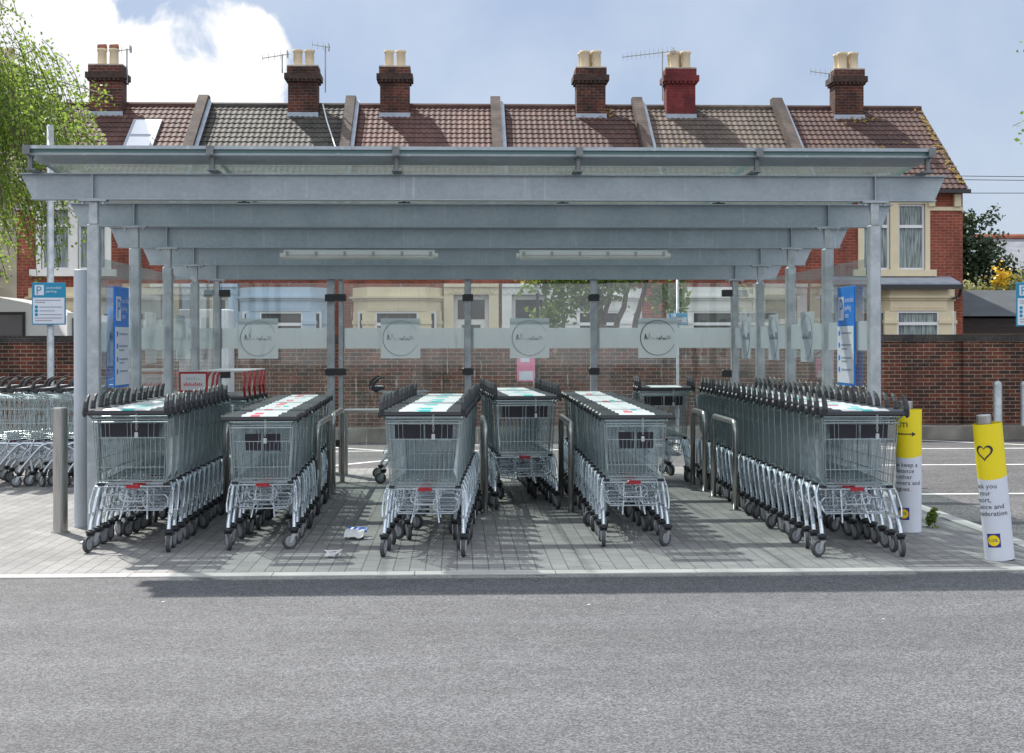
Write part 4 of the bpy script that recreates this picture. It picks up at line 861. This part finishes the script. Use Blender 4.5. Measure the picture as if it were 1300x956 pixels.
# parking signs on the side walls
def side_sign(x, y0, y1, label, face, rz):
    t = thing('parking_sign', label, 'sign', (x, (y0 + y1) / 2, 1.14), rz, 'parking signs on the side glass'); w = abs(y1 - y0); h = 0.80
    b = MB(); b.bbox(-w / 2, w / 2, -0.006, 0.006, 0, h, 0.003); p = b.build('panel', M['blue'], t)
    b = MB(); b.box(-w / 2 + 0.008, w / 2 - 0.008, -0.0095, -0.0065, 0.02, h * 0.60, 0); b.box(-w * 0.42, -w * 0.10, -0.0095, -0.0065, h * 0.66, h * 0.90, 0)
    for i, q in enumerate((0.53, 0.41, 0.28, 0.16)): b.lathe([(0.022, -0.0125), (0.022, -0.0096)], (-w * 0.36, 0, h * q), axis='y', n=10, mi=1); b.box(-w * 0.22, w * 0.36, -0.0115, -0.0097, h * q - 0.007, h * q + 0.007, 2)
    for q in (0.37, 0.245): b.box(-w * 0.22, w * 0.12, -0.0115, -0.0097, h * q - 0.006, h * q + 0.006, 2)
    b.build('print', [M['signw'], M['blue'], M['pgrey']], p)
    b = MB(); vs, fs = text_geo('P', h * 0.28); b.add([(-w * 0.37 + q[0], -0.0115, h * 0.685 + q[1]) for q in vs], fs, 0)
    vs, fs = text_geo('controlled\nparking\nzone', h * 0.078); b.add([(-w * 0.04 + q[0], -0.0095, h * 0.84 + q[1]) for q in vs], fs, 1); b.build('lettering', [M['blue'], M['signw']], p)
side_sign(XL + 0.035, 11.24, 11.72, 'tall blue and white parking sign on the left glass wall', 1, R(90))
side_sign(XR - 0.035, 11.17, 11.66, 'tall blue and white parking sign on the right glass wall', -1, R(-90))

# ------------------------------------------------------------------ bollards, pole, hoops, litter
t = thing('stainless_bollard', 'brushed steel bollard standing left of the shelter', 'bollard', (-3.13, 11.36, 0))
b = MB(); b.lathe([(0.056, 0), (0.056, 0.975), (0.050, 0.985), (0.001, 0.986)], n=24); b.build('shaft', M['steel'], t, smooth=False); b = MB(); b.lathe([(0.075, 0.001), (0.075, 0.008)], n=20); b.build('base_collar', M['steel'], t)
t = thing('round_pole', 'plain pale grey round pole beside the left front column', 'pole', (-3.05, 11.68, 0))
b = MB(); b.lathe([(0.057, 0), (0.057, 2.085), (0.05, 2.09), (0.001, 2.09)], n=24); b.build('shaft', M['pole'], t, smooth=False); b = MB(); b.lathe([(0.064, 0.0), (0.064, 0.02)], n=20); b.build('base_collar', M['pole'], t)
def hoop(x, y0, y1, h, label):
    t = thing('guard_hoop', label, 'barrier', (x, (y0 + y1) / 2, 0), 0, 'steel hoops between the trolley lanes'); L = (y1 - y0) / 2; r = 0.09
    path = [(0, -L, 0)] + [(0, -L + r - r * cos(a), h - r + r * sin(a)) for a in frange(0, pi / 2, 6)] + [(0, L - r + r * sin(a), h - r + r * cos(a)) for a in frange(0, pi / 2, 6)] + [(0, L, 0)]
    b = MB(); b.tube(path, 0.0265, 12); b.build('bent_tube', M['steel'], t, smooth=True)
    for s in (-1, 1): b = MB(); b.lathe([(0.05, 0.001), (0.05, 0.008)], (0, s * L, 0), n=14); b.build('base_flange', M['steel'], t)
hoop(-2.02, 12.55, 13.65, 0.78, 'steel hoop between the two leftmost trolley rows')
hoop(-1.22, 12.5, 13.65, 0.78, 'nearer steel hoop right of the second trolley row')
hoop(-1.22, 14.05, 15.2, 0.78, 'farther steel hoop right of the second trolley row')
hoop(0.245, 12.4, 13.5, 0.78, 'steel hoop left of the set back middle trolley row')
hoop(1.0, 12.45, 13.65, 0.78, 'steel hoop right of the set back middle trolley row')
hoop(2.47, 12.54, 13.62, 0.78, 'nearer steel hoop beside the long right trolley row')
hoop(2.47, 14.1, 14.82, 0.78, 'farther steel hoop beside the long right trolley row')
t = thing('crumpled_packet', 'crumpled blue and white packet lying between two trolley rows', 'litter', (-0.77, 10.92, 0), R(-8))
b = MB(); rnd = random.Random(3); nx, ny = 8, 7; vs = []
for j in range(ny):
    for i in range(nx): vs.append(((i / (nx - 1) - 0.5) * 0.15, (j / (ny - 1) - 0.5) * 0.24, 0.012 + 0.05 * abs(sin(j * 0.9)) + rnd.uniform(0, 0.018)))
fs = [(j * nx + i, j * nx + i + 1, (j + 1) * nx + i + 1, (j + 1) * nx + i) for j in range(ny - 1) for i in range(nx - 1)]
for k, f_ in enumerate(fs): b.add([vs[q] for q in f_], [(0, 1, 2, 3)], 0 if (k // (nx - 1)) < 3 else 1)
b.box(0.075, 0.14, -0.09, -0.06, 0.004, 0.012, 0); b.build('wrapper', [M['white'], mat('blue_wrapper', (0.02, 0.10, 0.50), 0.4)], t)
t = thing('paper_scrap', 'small crumpled white paper scrap on the paving near the kerb', 'litter', (-0.87, 9.92, 0))
b = MB(); vs = [];
for i in range(60):
    a = rnd.uniform(0, 2 * pi); r = rnd.uniform(0.01, 0.05); vs.append((cos(a) * r * 1.3, sin(a) * r, rnd.uniform(0.002, 0.055)))
for i in range(0, 57, 3): b.add(vs[i:i + 3] + [tuple(Vector(vs[i]) + Vector((0.02, 0.01, 0.004)))], [(0, 1, 2), (1, 2, 3)])
b.build('paper', M['white'], t)
for k, (x, y, s) in enumerate(((0.22, 12.0, 0.03), (1.92, 12.1, 0.025), (0.75, 8.1, 0.010), (2.3, 7.6, 0.009), (-1.7, 8.3, 0.009))):
    b = MB(); n = 9; b.prism([(cos(2 * pi * i / n) * s * rnd.uniform(0.6, 1.3), sin(2 * pi * i / n) * s * rnd.uniform(0.5, 1)) for i in range(n)], 0.0, s * 0.4, 'z')
    o = b.build('paper_scrap', M['white'], None, (x, y, 0.001 if y > 9.3 else -0.005)); tag(o, ('white scrap of litter at the foot of the hoop left of the middle row', 'white scrap of litter beside the long right trolley row', 'white fleck on the asphalt right of centre', 'white fleck on the asphalt towards the right', 'white fleck on the asphalt towards the left')[k], 'litter', 'scraps of litter')

# yellow and white sign sleeves
def sleeve(x, y, h, lean, yaw, top_text, body, label, yfrac):
    t = thing('sign_bollard', label, 'sign', (x, y, 0), yaw); t.rotation_euler = (0, lean, yaw); A, B = 0.100, 0.085; n = 40
    per = lambda s: (sin(s / 0.093) * A, -cos(s / 0.093) * B)
    b = MB(); N = 48; zs = [0.004, 0.3, h * (1 - yfrac), h * (1 - yfrac) + 0.003, h]
    rows = []
    for k, z in enumerate(frange(0, 1, 2)): pass
    def shell(z0, z1, dip0, dip1, mi):
        vs = []
        for j in range(N):
            a = 2 * pi * j / N; c = cos(a)
            for z, d in ((z0, dip0), (z1, dip1)): vs.append((sin(a) * A, -cos(a) * B, z + d * (cos(a + 0.6) - 0.3)))
        b.add(vs, [(2 * j, 2 * ((j + 1) % N), 2 * ((j + 1) % N) + 1, 2 * j + 1) for j in range(N)], mi)
    zc = h * (1 - yfrac); shell(0.003, zc, 0, -0.02, 0); shell(zc, h, -0.02, 0, 1)
    b.build('sleeve', [M['signw'], M['yellow']], t)
    b = MB(); b.lathe([(0.05, 0.002), (0.05, h + 0.055), (0.046, h + 0.06), (0.001, h + 0.061)], (-0.022, 0.0, 0), n=20); b.build('post', M['steel'], t)
    tx = MB()
    def put(vs, fs, s0, z0, mi=0, off=0.0018):
        out_ = []
        for q in vs:
            s = s0 + q[0]; X, Y = per(s); l = sqrt((X / A) ** 2 + (Y / B) ** 2); nx, nyy = X / A / A, Y / B / B; ll = sqrt(nx * nx + nyy * nyy); out_.append((X + nx / ll * off, Y + nyy / ll * off, z0 + q[1]))
        tx.add(out_, fs, mi)
    s0 = -0.215
    vs, fs = text_geo(body, 0.047, 'LEFT', 1.0); put(vs, fs, s0, h * 0.535); tx.build('lettering', M['ink'], t); tx = MB()
    if top_text == 'heart':
        pts = []
        for a in frange(0, 2 * pi, 48): pts.append((16 * sin(a) ** 3, 13 * cos(a) - 5 * cos(2 * a) - 2 * cos(3 * a) - cos(4 * a)))
        vs = []; fs = []
        for i, (px, pz) in enumerate(pts):
            k = 0.0036; d = 0.74; vs += [(px * k, pz * k * 1.05), (px * k * d, (pz * d - 0.3) * k * 1.05)]
        fs = [(2 * i, 2 * i + 2, 2 * i + 3, 2 * i + 1) for i in range(len(pts) - 1)]; put(vs, fs, -0.075, h * 0.80)
    else:
        vs, fs = text_geo('2m', 0.085); put(vs, fs, -0.14, h * 0.855); vs = [(-0.12, -0.004), (0.06, -0.004), (0.06, 0.004), (-0.12, 0.004), (0.055, -0.016), (0.085, 0), (0.055, 0.016), (-0.115, -0.016), (-0.145, 0), (-0.115, 0.016)]
        m_ = [(lerp(-0.12, 0.06, i / 10), s * 0.0045) for i in range(11) for s in (-1, 1)]; put(m_, [(2 * i, 2 * i + 2, 2 * i + 3, 2 * i + 1) for i in range(10)], -0.05, h * 0.80)
        put([(0.045, -0.018), (0.075, 0), (0.045, 0.018)], [(0, 1, 2)], -0.05, h * 0.80); put([(-0.105, -0.018), (-0.135, 0), (-0.105, 0.018)], [(0, 2, 1)], -0.05, h * 0.80)
    tx.build('symbol', M['ink'], t)
    tx = MB(); s = 0.043; g = 6
    def sheet(hw, hh, s0, z0, mi, off): vs = [(lerp(-hw, hw, i / g), q) for i in range(g + 1) for q in (-hh, hh)]; put(vs, [(2 * i, 2 * i + 2, 2 * i + 3, 2 * i + 1) for i in range(g)], s0, z0, mi, off)
    zl = h * 0.155; sl = -0.065; sheet(s, s * 1.1, sl, zl, 0, 0.0016)
    for r, mi, off in ((0.041, 1, 0.0028), (0.037, 2, 0.0038)):
        vs = [(0, 0)] + [(cos(2 * pi * i / 24) * r, sin(2 * pi * i / 24) * r) for i in range(24)]; put(vs, [(0, i + 1, (i + 1) % 24 + 1) for i in range(24)], sl, zl, mi, off)
    for ch, dx, mi, sz in (('L', -0.030, 0, 0.029), ('i', -0.013, 1, 0.029), ('D', -0.005, 0, 0.029), ('L', 0.014, 0, 0.029)):
        vs, fs = text_geo(ch, sz); put(vs, fs, sl + dx, zl - 0.008, mi, 0.0048)
    tx.build('emblem', [M['navy'], M['red'], M['yellow']], t)
sleeve(3.72, 9.62, 0.94, R(-5.5), R(6), 'heart', "Thank you\nfor your\nsupport,\npatience and\nconsideration.", 'leaning yellow and white thank you sign with a heart at the kerb', 0.39)
sleeve(3.545, 11.05, 0.965, R(0.3), R(2), 'arrow', "Please keep a\n2m distance\nfrom other\ncustomers and\ncolleagues.", 'upright yellow and white distance sign with an arrow behind the right trolleys', 0.38)

# ------------------------------------------------------------------ shopping trolleys
GALL = 'wire shopping trolleys nested in rows'
def wheel_caster(parent, x, y, r=0.060, h=0.158):
    c = MB(); c.lathe([(0.017, h - 0.004), (0.034, h - 0.006), (0.034, h - 0.022), (0.022, h - 0.03)], n=10, mi=0); c.lathe([(0.030, h - 0.031), (0.026, h - 0.044)], n=10, mi=0)
    for s in (-1, 1): c.prism([(0.012, h - 0.045), (-0.028, h - 0.045), (-0.044, r - 0.012), (-0.026, r - 0.014)], s * 0.0185 - 0.002, s * 0.0185 + 0.002, 'x', 1)
    o = c.build('caster', [M['black'], M['fork']], parent, (x, y, 0))
    w = MB(); w.lathe([(0.012, -0.0145, 1), (r * 0.62, -0.0145, 1), (r * 0.66, -0.0125, 0), (r * 0.93, -0.0135, 0), (r, -0.008, 0), (r, 0.008, 0), (r * 0.93, 0.0135, 0), (r * 0.66, 0.0125, 1), (r * 0.62, 0.0145, 1), (0.012, 0.0145, 1)], (0, 0, 0), axis='x', n=16)
    w.build('wheel', [M['tyre'], M['hub']], o, (0, -0.034, r)); return o
ADV = {}
def advert_mesh(kind, w):
    if (kind, w) in ADV: return ADV[(kind, w)]
    b = MB(); seed = {'teal': 1, 'red': 2, 'white': 3, 'mix': 4}[kind]; n = 12
    for i in range(n):
        x0, x1 = lerp(-w, w, i / n), lerp(-w, w, (i + 1) / n); ys = [-0.047, -0.012, 0.035, 0.084]; z = [1.0165, 1.0215, 1.0255, 1.0265]
        for j in range(3):
            mi = 0
            if kind == 'teal' and i in (4, 5, 6, 7) and j < 2 and not (i == 4 and j == 0): mi = 1
            if kind == 'teal' and i in (2, 3) and j == 0: mi = 3
            if kind == 'red' and i in (3, 4, 5) and j < 2: mi = 2
            if kind == 'red' and i in (8, 9) and j == 1: mi = 3
            if kind == 'mix' and ((i in (7, 8) and j < 2)): mi = 1
            if kind == 'mix' and i in (4, 5) and j == 0: mi = 2
            if kind == 'white' and i in (5, 6) and j == 1: mi = 3
            b.add([(x0, ys[j], z[j]), (x1, ys[j], z[j]), (x1, ys[j + 1], z[j + 1]), (x0, ys[j + 1], z[j + 1])], [(0, 1, 2, 3)], mi)
    me = b.mesh('advert_panel', [M['white'], M['teal'], M['pink'], M['ltgrey']]); ADV[(kind, w)] = me; return me
def make_cart(kind, end):
    """kind 'large' (horned handle), 'small' (plain handle) or 'red' (tall red grips); end = last of its row, gate closed"""
    large = kind == 'large'; k = 1.0 if large else 0.85; zt = 0 if large else -0.05
    t = thing('shopping_trolley', 'x', 'shopping trolley', (0, 0, 0), 0, GALL)
    hr, hf = 0.268 * k, 0.20 * k; br, bf = 0.242 * k, 0.172 * k; y0, y1 = 0.10, 0.90; Y0, Y1 = 0.15, 0.80
    zt0, zt1, zb0, zb1 = 0.955 + zt, 0.905 + zt, 0.488, 0.53
    T = lambda s, q: (s * lerp(hr, hf, q), lerp(y0, y1, q), lerp(zt0, zt1, q)); B = lambda s, q: (s * lerp(br, bf, q), lerp(Y0, Y1, q), lerp(zb0, zb1, q))
    L3 = lambda a, c, q: tuple(lerp(a[i], c[i], q) for i in range(3))
    wr = 0.0027; b = MB()
    for s in (-1, 1):
        for q in frange(0, 1, 16): b.tube([T(s, q), B(s, q)], wr, 4, cap=False)
        for v_ in (0.30, 0.64, 0.86): b.tube([L3(T(s, 0), B(s, 0), v_), L3(T(s, 1), B(s, 1), v_)], wr, 4, cap=False)
        b.tube([L3(T(s, 0), B(s, 0), 0.30), L3(T(s, 0), B(s, 0), 0.31)], 0.003, 4)
    for q in frange(-1, 1, 11): b.tube([(q * hf, y1, zt1), (q * bf, Y1, zb1)], wr, 4, cap=False)
    for v_ in (0.33, 0.66): a, c = L3(T(-1, 1), B(-1, 1), v_), L3(T(1, 1), B(1, 1), v_); b.tube([a, c], wr, 4, cap=False)
    for q in frange(-1, 1, 19): b.tube([(q * br, Y0, zb0), (q * bf, Y1, zb1)], wr, 4, cap=False)
    for q in (0.2, 0.4, 0.6, 0.8): b.tube([B(-1, q), B(1, q)], wr, 4, cap=False)
    rim = [T(-1, 0), T(-1, 1), T(1, 1), T(1, 0)]; b.tube(rim, 0.0048, 6); b.tube([(x, y, z - 0.03) for x, y, z in rim], 0.003, 4)
    b.tube([B(-1, 0), B(-1, 1), B(1, 1), B(1, 0), B(-1, 0)], 0.0042, 6)
    for s in (-1, 1): b.tube([T(s, 0), B(s, 0)], 0.0045, 6); b.tube([T(s, 0), (s * (hr + 0.012), 0.03, 0.985 + zt)], 0.008, 6)
    b.build('basket', M['wire'], t)
    # rear gate (hinged at the top)
    if end: G = lambda q, d: (q * lerp(hr - 0.015, br - 0.01, d), lerp(y0 + 0.012, Y0 - 0.012, d), lerp(zt0 - 0.01, zb0 + 0.015, d))
    else: G = lambda q, d: (q * lerp(hr - 0.016, br - 0.012, d), lerp(y0 + 0.02, y0 + 0.47, d), lerp(zt0 - 0.012, zt0 + 0.012, d))
    b = MB()
    for q in frange(-1, 1, 15 if end else 9):
        b.tube([G(q, 0.30 if end else 0.0), G(q, 1)], 0.0024, 4, cap=False)
    for q in (-0.97, -0.72, -0.6, -0.1, 0.02, 0.5, 0.66, 0.97): b.tube([G(q, 0), G(q, 0.34)], 0.0023, 4, cap=False)
    for d in (0.0, 0.30, 0.78, 1.0) if end else (0.0, 0.5, 1.0): b.tube([G(-1, d), G(1, d)], 0.0032, 4)
    b.tube([G(-1, 0), G(-1, 1)], 0.0032, 4); b.tube([G(1, 0), G(1, 1)], 0.0032, 4)
    if end: b.tube([(-hr, y0 - 0.01, zt0 - 0.028), (hr, y0 - 0.01, zt0 - 0.028)], 0.004, 6); b.tube([(-hr, y0 + 0.03, zt0 + 0.012), (hr, y0 + 0.03, zt0 + 0.012)], 0.004, 6)
    gate = b.build('rear_gate', M['wire'], t)
    if end:
        for xa, xb in (((-0.83, -0.02), (0.02, 0.80)) if large else ((-0.58, -0.03), (0.08, 0.66))):
            p = MB(); da, db = (0.065, 0.285) if large else (0.16, 0.47); a = [G(xa, da), G(xb, da), G(xb, db), G(xa, db)]; p.add([(x, y + 0.006, z) for x, y, z in a] + [(x, y + 0.018, z) for x, y, z in a], [(0, 1, 2, 3), (7, 6, 5, 4), (0, 4, 5, 1), (1, 5, 6, 2), (2, 6, 7, 3), (3, 7, 4, 0)]); p.build('seat_panel', M['seatp'], gate)
    # handle
    hw = 0.295 if large else 0.262 * 1.0; z0 = 0.0 if large else zt
    b = MB(); prof = [(-0.050, 0.992), (-0.044, 0.982), (0.0, 0.980), (0.075, 0.992), (0.090, 1.008), (0.086, 1.0235), (0.035, 1.023), (-0.012, 1.0195), (-0.045, 1.0145)]
    b.prism([(p, q + z0) for p, q in prof], -hw, hw, 'x')
    for s in (-1, 1): b.lathe([(0.034, 0), (0.026, 0.014), (0.004, 0.017)] if s > 0 else [(0.034, 0), (0.026, -0.014), (0.004, -0.017)], (s * hw, 0.0, 0.998 + z0), axis='x', n=10)
    hd = b.build('handle', M['black'], t)
    if kind != 'red':
        a = bpy.data.objects.new('advert_panel', advert_mesh('white', 0.165 if large else 0.13)); link(a, hd, (0.0, 0, z0))
    if large:
        for s in (-1, 1):
            xh = s * (hw - 0.012); p = MB(); p.tube([(xh, -0.032, 0.985), (xh, -0.036, 1.03), (xh - s * 0.001, -0.022, 1.07), (xh - s * 0.003, 0.012, 1.103), (xh - s * 0.006, 0.045, 1.122), (xh - s * 0.007, 0.058, 1.127)], [0.021, 0.020, 0.0185, 0.015, 0.009, 0.004], 8); p.build('horn', M['black'], hd)
    if kind == 'red':
        for s in (-1, 1):
            p = MB(); p.tube([(s * (hw - 0.02), 0.0, 0.95), (s * (hw - 0.02), -0.05, 1.06), (s * (hw - 0.02), 0.0, 1.15), (s * (hw - 0.04), 0.05, 1.205)], 0.013, 8); p.build('grip', M['red'], hd)
        p = MB(); p.tube([(-hw + 0.02, 0.05, 1.215), (hw - 0.02, 0.05, 1.215)], 0.008, 8); p.build('top_bar', M['white'], hd)
    if end and kind != 'red':
        p = MB(); lx = 0.075 if large else 0.04
        for i in range(7): p.tube([(lx + 0.004 * cos(a) * (1 + (i % 2)), -0.052 + 0.004 * (i % 2), 0.985 + z0 - i * 0.017 + 0.010 * sin(a)) for a in frange(0, 2 * pi, 9)[:-1]], 0.0016, 4, closed=True)
        p.bbox(lx - 0.012, lx + 0.012, -0.062, -0.046, 0.825 + z0, 0.862 + z0, 0.003); p.build('coin_lock', M['fork'], hd)
    # chassis
    b = MB()
    for s in (-1, 1):
        X = lambda v_: s * v_ * k
        b.tube([(X(0.278), 0.075, 0.156), (X(0.277), 0.09, 0.19), (X(0.268), 0.24, 0.37), (X(0.264), 0.30, 0.43), (X(0.258), 0.36, 0.455), (X(0.235), 0.55, 0.45), (X(0.205), 0.80, 0.42), (X(0.185), 0.90, 0.36), (X(0.178), 0.925, 0.156)], [0.0145] * 9, 8)
        b.tube([(X(0.292), 0.10, 0.27), (X(0.296), 0.12, 0.33), (X(0.285), 0.20, 0.43), (X(0.262), 0.22, 0.485)], 0.0055, 6); b.tube([(X(0.262), 0.14, 0.27), (X(0.296), 0.11, 0.272)], 0.007, 6)
        b.box(X(0.235) - 0.02, X(0.235) + 0.02, 0.19, 0.24, 0.455, 0.482, 1)
    b.tube([(-0.27 * k, 0.19, 0.455), (0.27 * k, 0.19, 0.455)], 0.0055, 6); b.tube([(-0.25 * k, 0.40, 0.455), (0.25 * k, 0.40, 0.455)], 0.010, 6); b.tube([(-0.18 * k, 0.90, 0.36), (0.18 * k, 0.90, 0.36)], 0.010, 6)
    b.build('frame', [M['tube'], M['black']], t)
    b = MB(); w = 0.20 * k
    for z_, yy_ in ((0.272, 0.30), (0.285, 0.42), (0.298, 0.56), (0.31, 0.70), (0.322, 0.84)): b.tube([(-w, yy_, z_), (w, yy_, z_)], 0.005, 5)
    for q in frange(-1, 1, 8): b.tube([(q * w, 0.28, 0.275), (q * w * 0.85, 0.88, 0.325)], 0.0024, 4)
    b.tube([(-w, 0.26, 0.275), (w, 0.26, 0.275)], 0.005, 6)
    for xa, xb, yy_, za, zb in ((-w - 0.035, -0.055, 0.27, 0.285, 0.385), (0.055, w + 0.035, 0.27, 0.285, 0.385), (-0.10, 0.10, 0.21, 0.345, 0.43)):
        c = 0.025; b.tube([(xa + c, yy_, za), (xa, yy_, za + c), (xa, yy_, zb - c), (xa + c, yy_, zb), (xb - c, yy_, zb), (xb, yy_, zb - c), (xb, yy_, za + c), (xb - c, yy_, za)], 0.0052, 5, closed=True)
    for s in (-1, 1): b.tube([(s * 0.10 * k, 0.20, 0.215), (s * 0.085 * k, 0.27, 0.30), (s * 0.07 * k, 0.36, 0.44)], 0.0062, 6); b.tube([(s * w, 0.3, 0.28), (s * 0.255 * k, 0.42, 0.44)], 0.0045, 5); b.tube([(s * w, 0.8, 0.32), (s * 0.2 * k, 0.82, 0.42)], 0.0045, 5)
    rk = b.build('lower_rack', M['tube'], t)
    b = MB(); b.bbox(-0.050, 0.050, 0.174, 0.198, 0.443, 0.468, 0.006); b.build('red_clip', M['red'], rk)
    for x, y in ((-0.278, 0.075), (0.278, 0.075), (-0.178, 0.925), (0.178, 0.925)): wheel_caster(t, x * k, y)
    return t
PROTO = {}
def place(kind, end, x, y, rz, label, rnd, advert='white'):
    key = (kind, end)
    if key not in PROTO: PROTO[key] = make_cart(kind, end); o = PROTO[key]
    else: o = copy_tree(PROTO[key])
    o.location = (x, y, 0); o.rotation_euler = (0, 0, rz); o['label'] = label
    for c in CH[o.name]:
        if c.name.startswith('caster'): c.rotation_euler = (0, 0, rnd.choice((rnd.gauss(0, 0.35), rnd.gauss(0, 0.35), rnd.uniform(-1.2, 1.2))))
        if c.name.startswith('handle'):
            for a in CH.get(c.name, []):
                if a.name.startswith('advert'): a.data = advert_mesh(advert, 0.165 if kind == 'large' else 0.13)
    return o
def row(kind, n, x0, y0, x1, y1, where, seed, adv, rot=None, word=None):
    rnd = random.Random(seed); word = word or {'large': 'horn-handled wire trolley', 'small': 'narrow plain-handled wire trolley', 'red': 'red-gripped wire trolley'}[kind]
    for i in range(n):
        q = i / max(1, n - 1); x = lerp(x0, x1, q); y = lerp(y0, y1, q)
        rz = (-math.atan2(x1 - x0, y1 - y0) if rot is None else rot) + rnd.gauss(0, 0.010)
        if rot is None: x += rnd.gauss(0, 0.003); y += rnd.gauss(0, 0.006)
        else: y += rnd.gauss(0, 0.004)
        lab = (f'{word}, front one of {where}' if i == 0 else f'{word}, {WORDS[i + 1]} from the front in {where}') if rot is None else f'{word}, {WORDS[i + 1]} from the left in {where}'
        place(kind, i == 0, x, y, rz, lab, rnd, adv[i % len(adv)])
row('large', 13, -2.345, 10.20, -2.345, 12.78, 'the leftmost sheltered row', 1, ['teal', 'white', 'teal', 'teal', 'white', 'mix', 'white', 'teal'])
row('small', 14, -1.41, 10.27, -1.50, 14.05, 'the narrow row second from left', 2, ['red', 'red', 'white', 'red', 'white', 'mix'])
row('large', 11, -0.24, 9.90, -0.10, 12.85, 'the row beside the blue packet', 3, ['teal', 'teal', 'white', 'teal', 'white'])
row('large', 9, 0.62, 12.66, 0.53, 14.5, 'the set back middle row', 4, ['teal', 'white', 'mix'])
row('small', 16, 1.31, 10.31, 1.36, 14.75, 'the narrow row right of the middle', 5, ['white', 'red', 'mix', 'white', 'white', 'white'])
row('large', 3, 2.20, 14.90, 2.20, 15.20, 'the short row at the back right', 6, ['white', 'white', 'teal'])
row('large', 24, 2.815, 9.74, 2.83, 14.70, 'the long rightmost row', 7, ['teal', 'teal', 'mix', 'red', 'teal', 'white', 'white', 'white'])
row('large', 9, -5.35, 15.18, -3.35, 15.18, 'the outdoor row left of the shelter', 8, ['white'], rot=R(-90))
row('large', 7, -5.25, 15.98, -3.65, 15.98, 'the outdoor back row by the sign post', 9, ['white'], rot=R(-90))
row('red', 5, -2.30, 13.95, -2.25, 14.95, 'the back left corner', 10, ['white'])
place('large', False, -0.88, 15.35, R(-84), 'lone horn-handled trolley standing sideways by the back glass', random.Random(3), 'white')
t = thing('price_board', 'white board with red frame and red digits above the leftmost row', 'sign', (-2.52, 13.72, 0))
b = MB(); b.box(-0.135, 0.135, -0.008, 0.008, 1.02, 1.215); b.build('frame', M['red'], t)
b = MB(); b.box(-0.118, 0.118, -0.012, -0.0085, 1.038, 1.195); p = b.build('panel', M['white'], t)
b = MB(); rnd = random.Random(8)
for i in range(10): b.box(-0.09 + i * 0.018, -0.079 + i * 0.018, -0.0145, -0.0125, 1.08, 1.08 + rnd.uniform(0.02, 0.035), 1)
for i in range(6): b.box(-0.06 + i * 0.022, -0.054 + i * 0.022, -0.0145, -0.0125, 1.14, 1.14 + rnd.uniform(0.01, 0.03), 0)
b.build('print', [M['pgrey'], M['pink']], p)
b = MB(); b.tube([(0, 0.012, 1.1), (0, 0.012, 0.0)], 0.012, 6); b.build('post', M['ltmetal'], t)
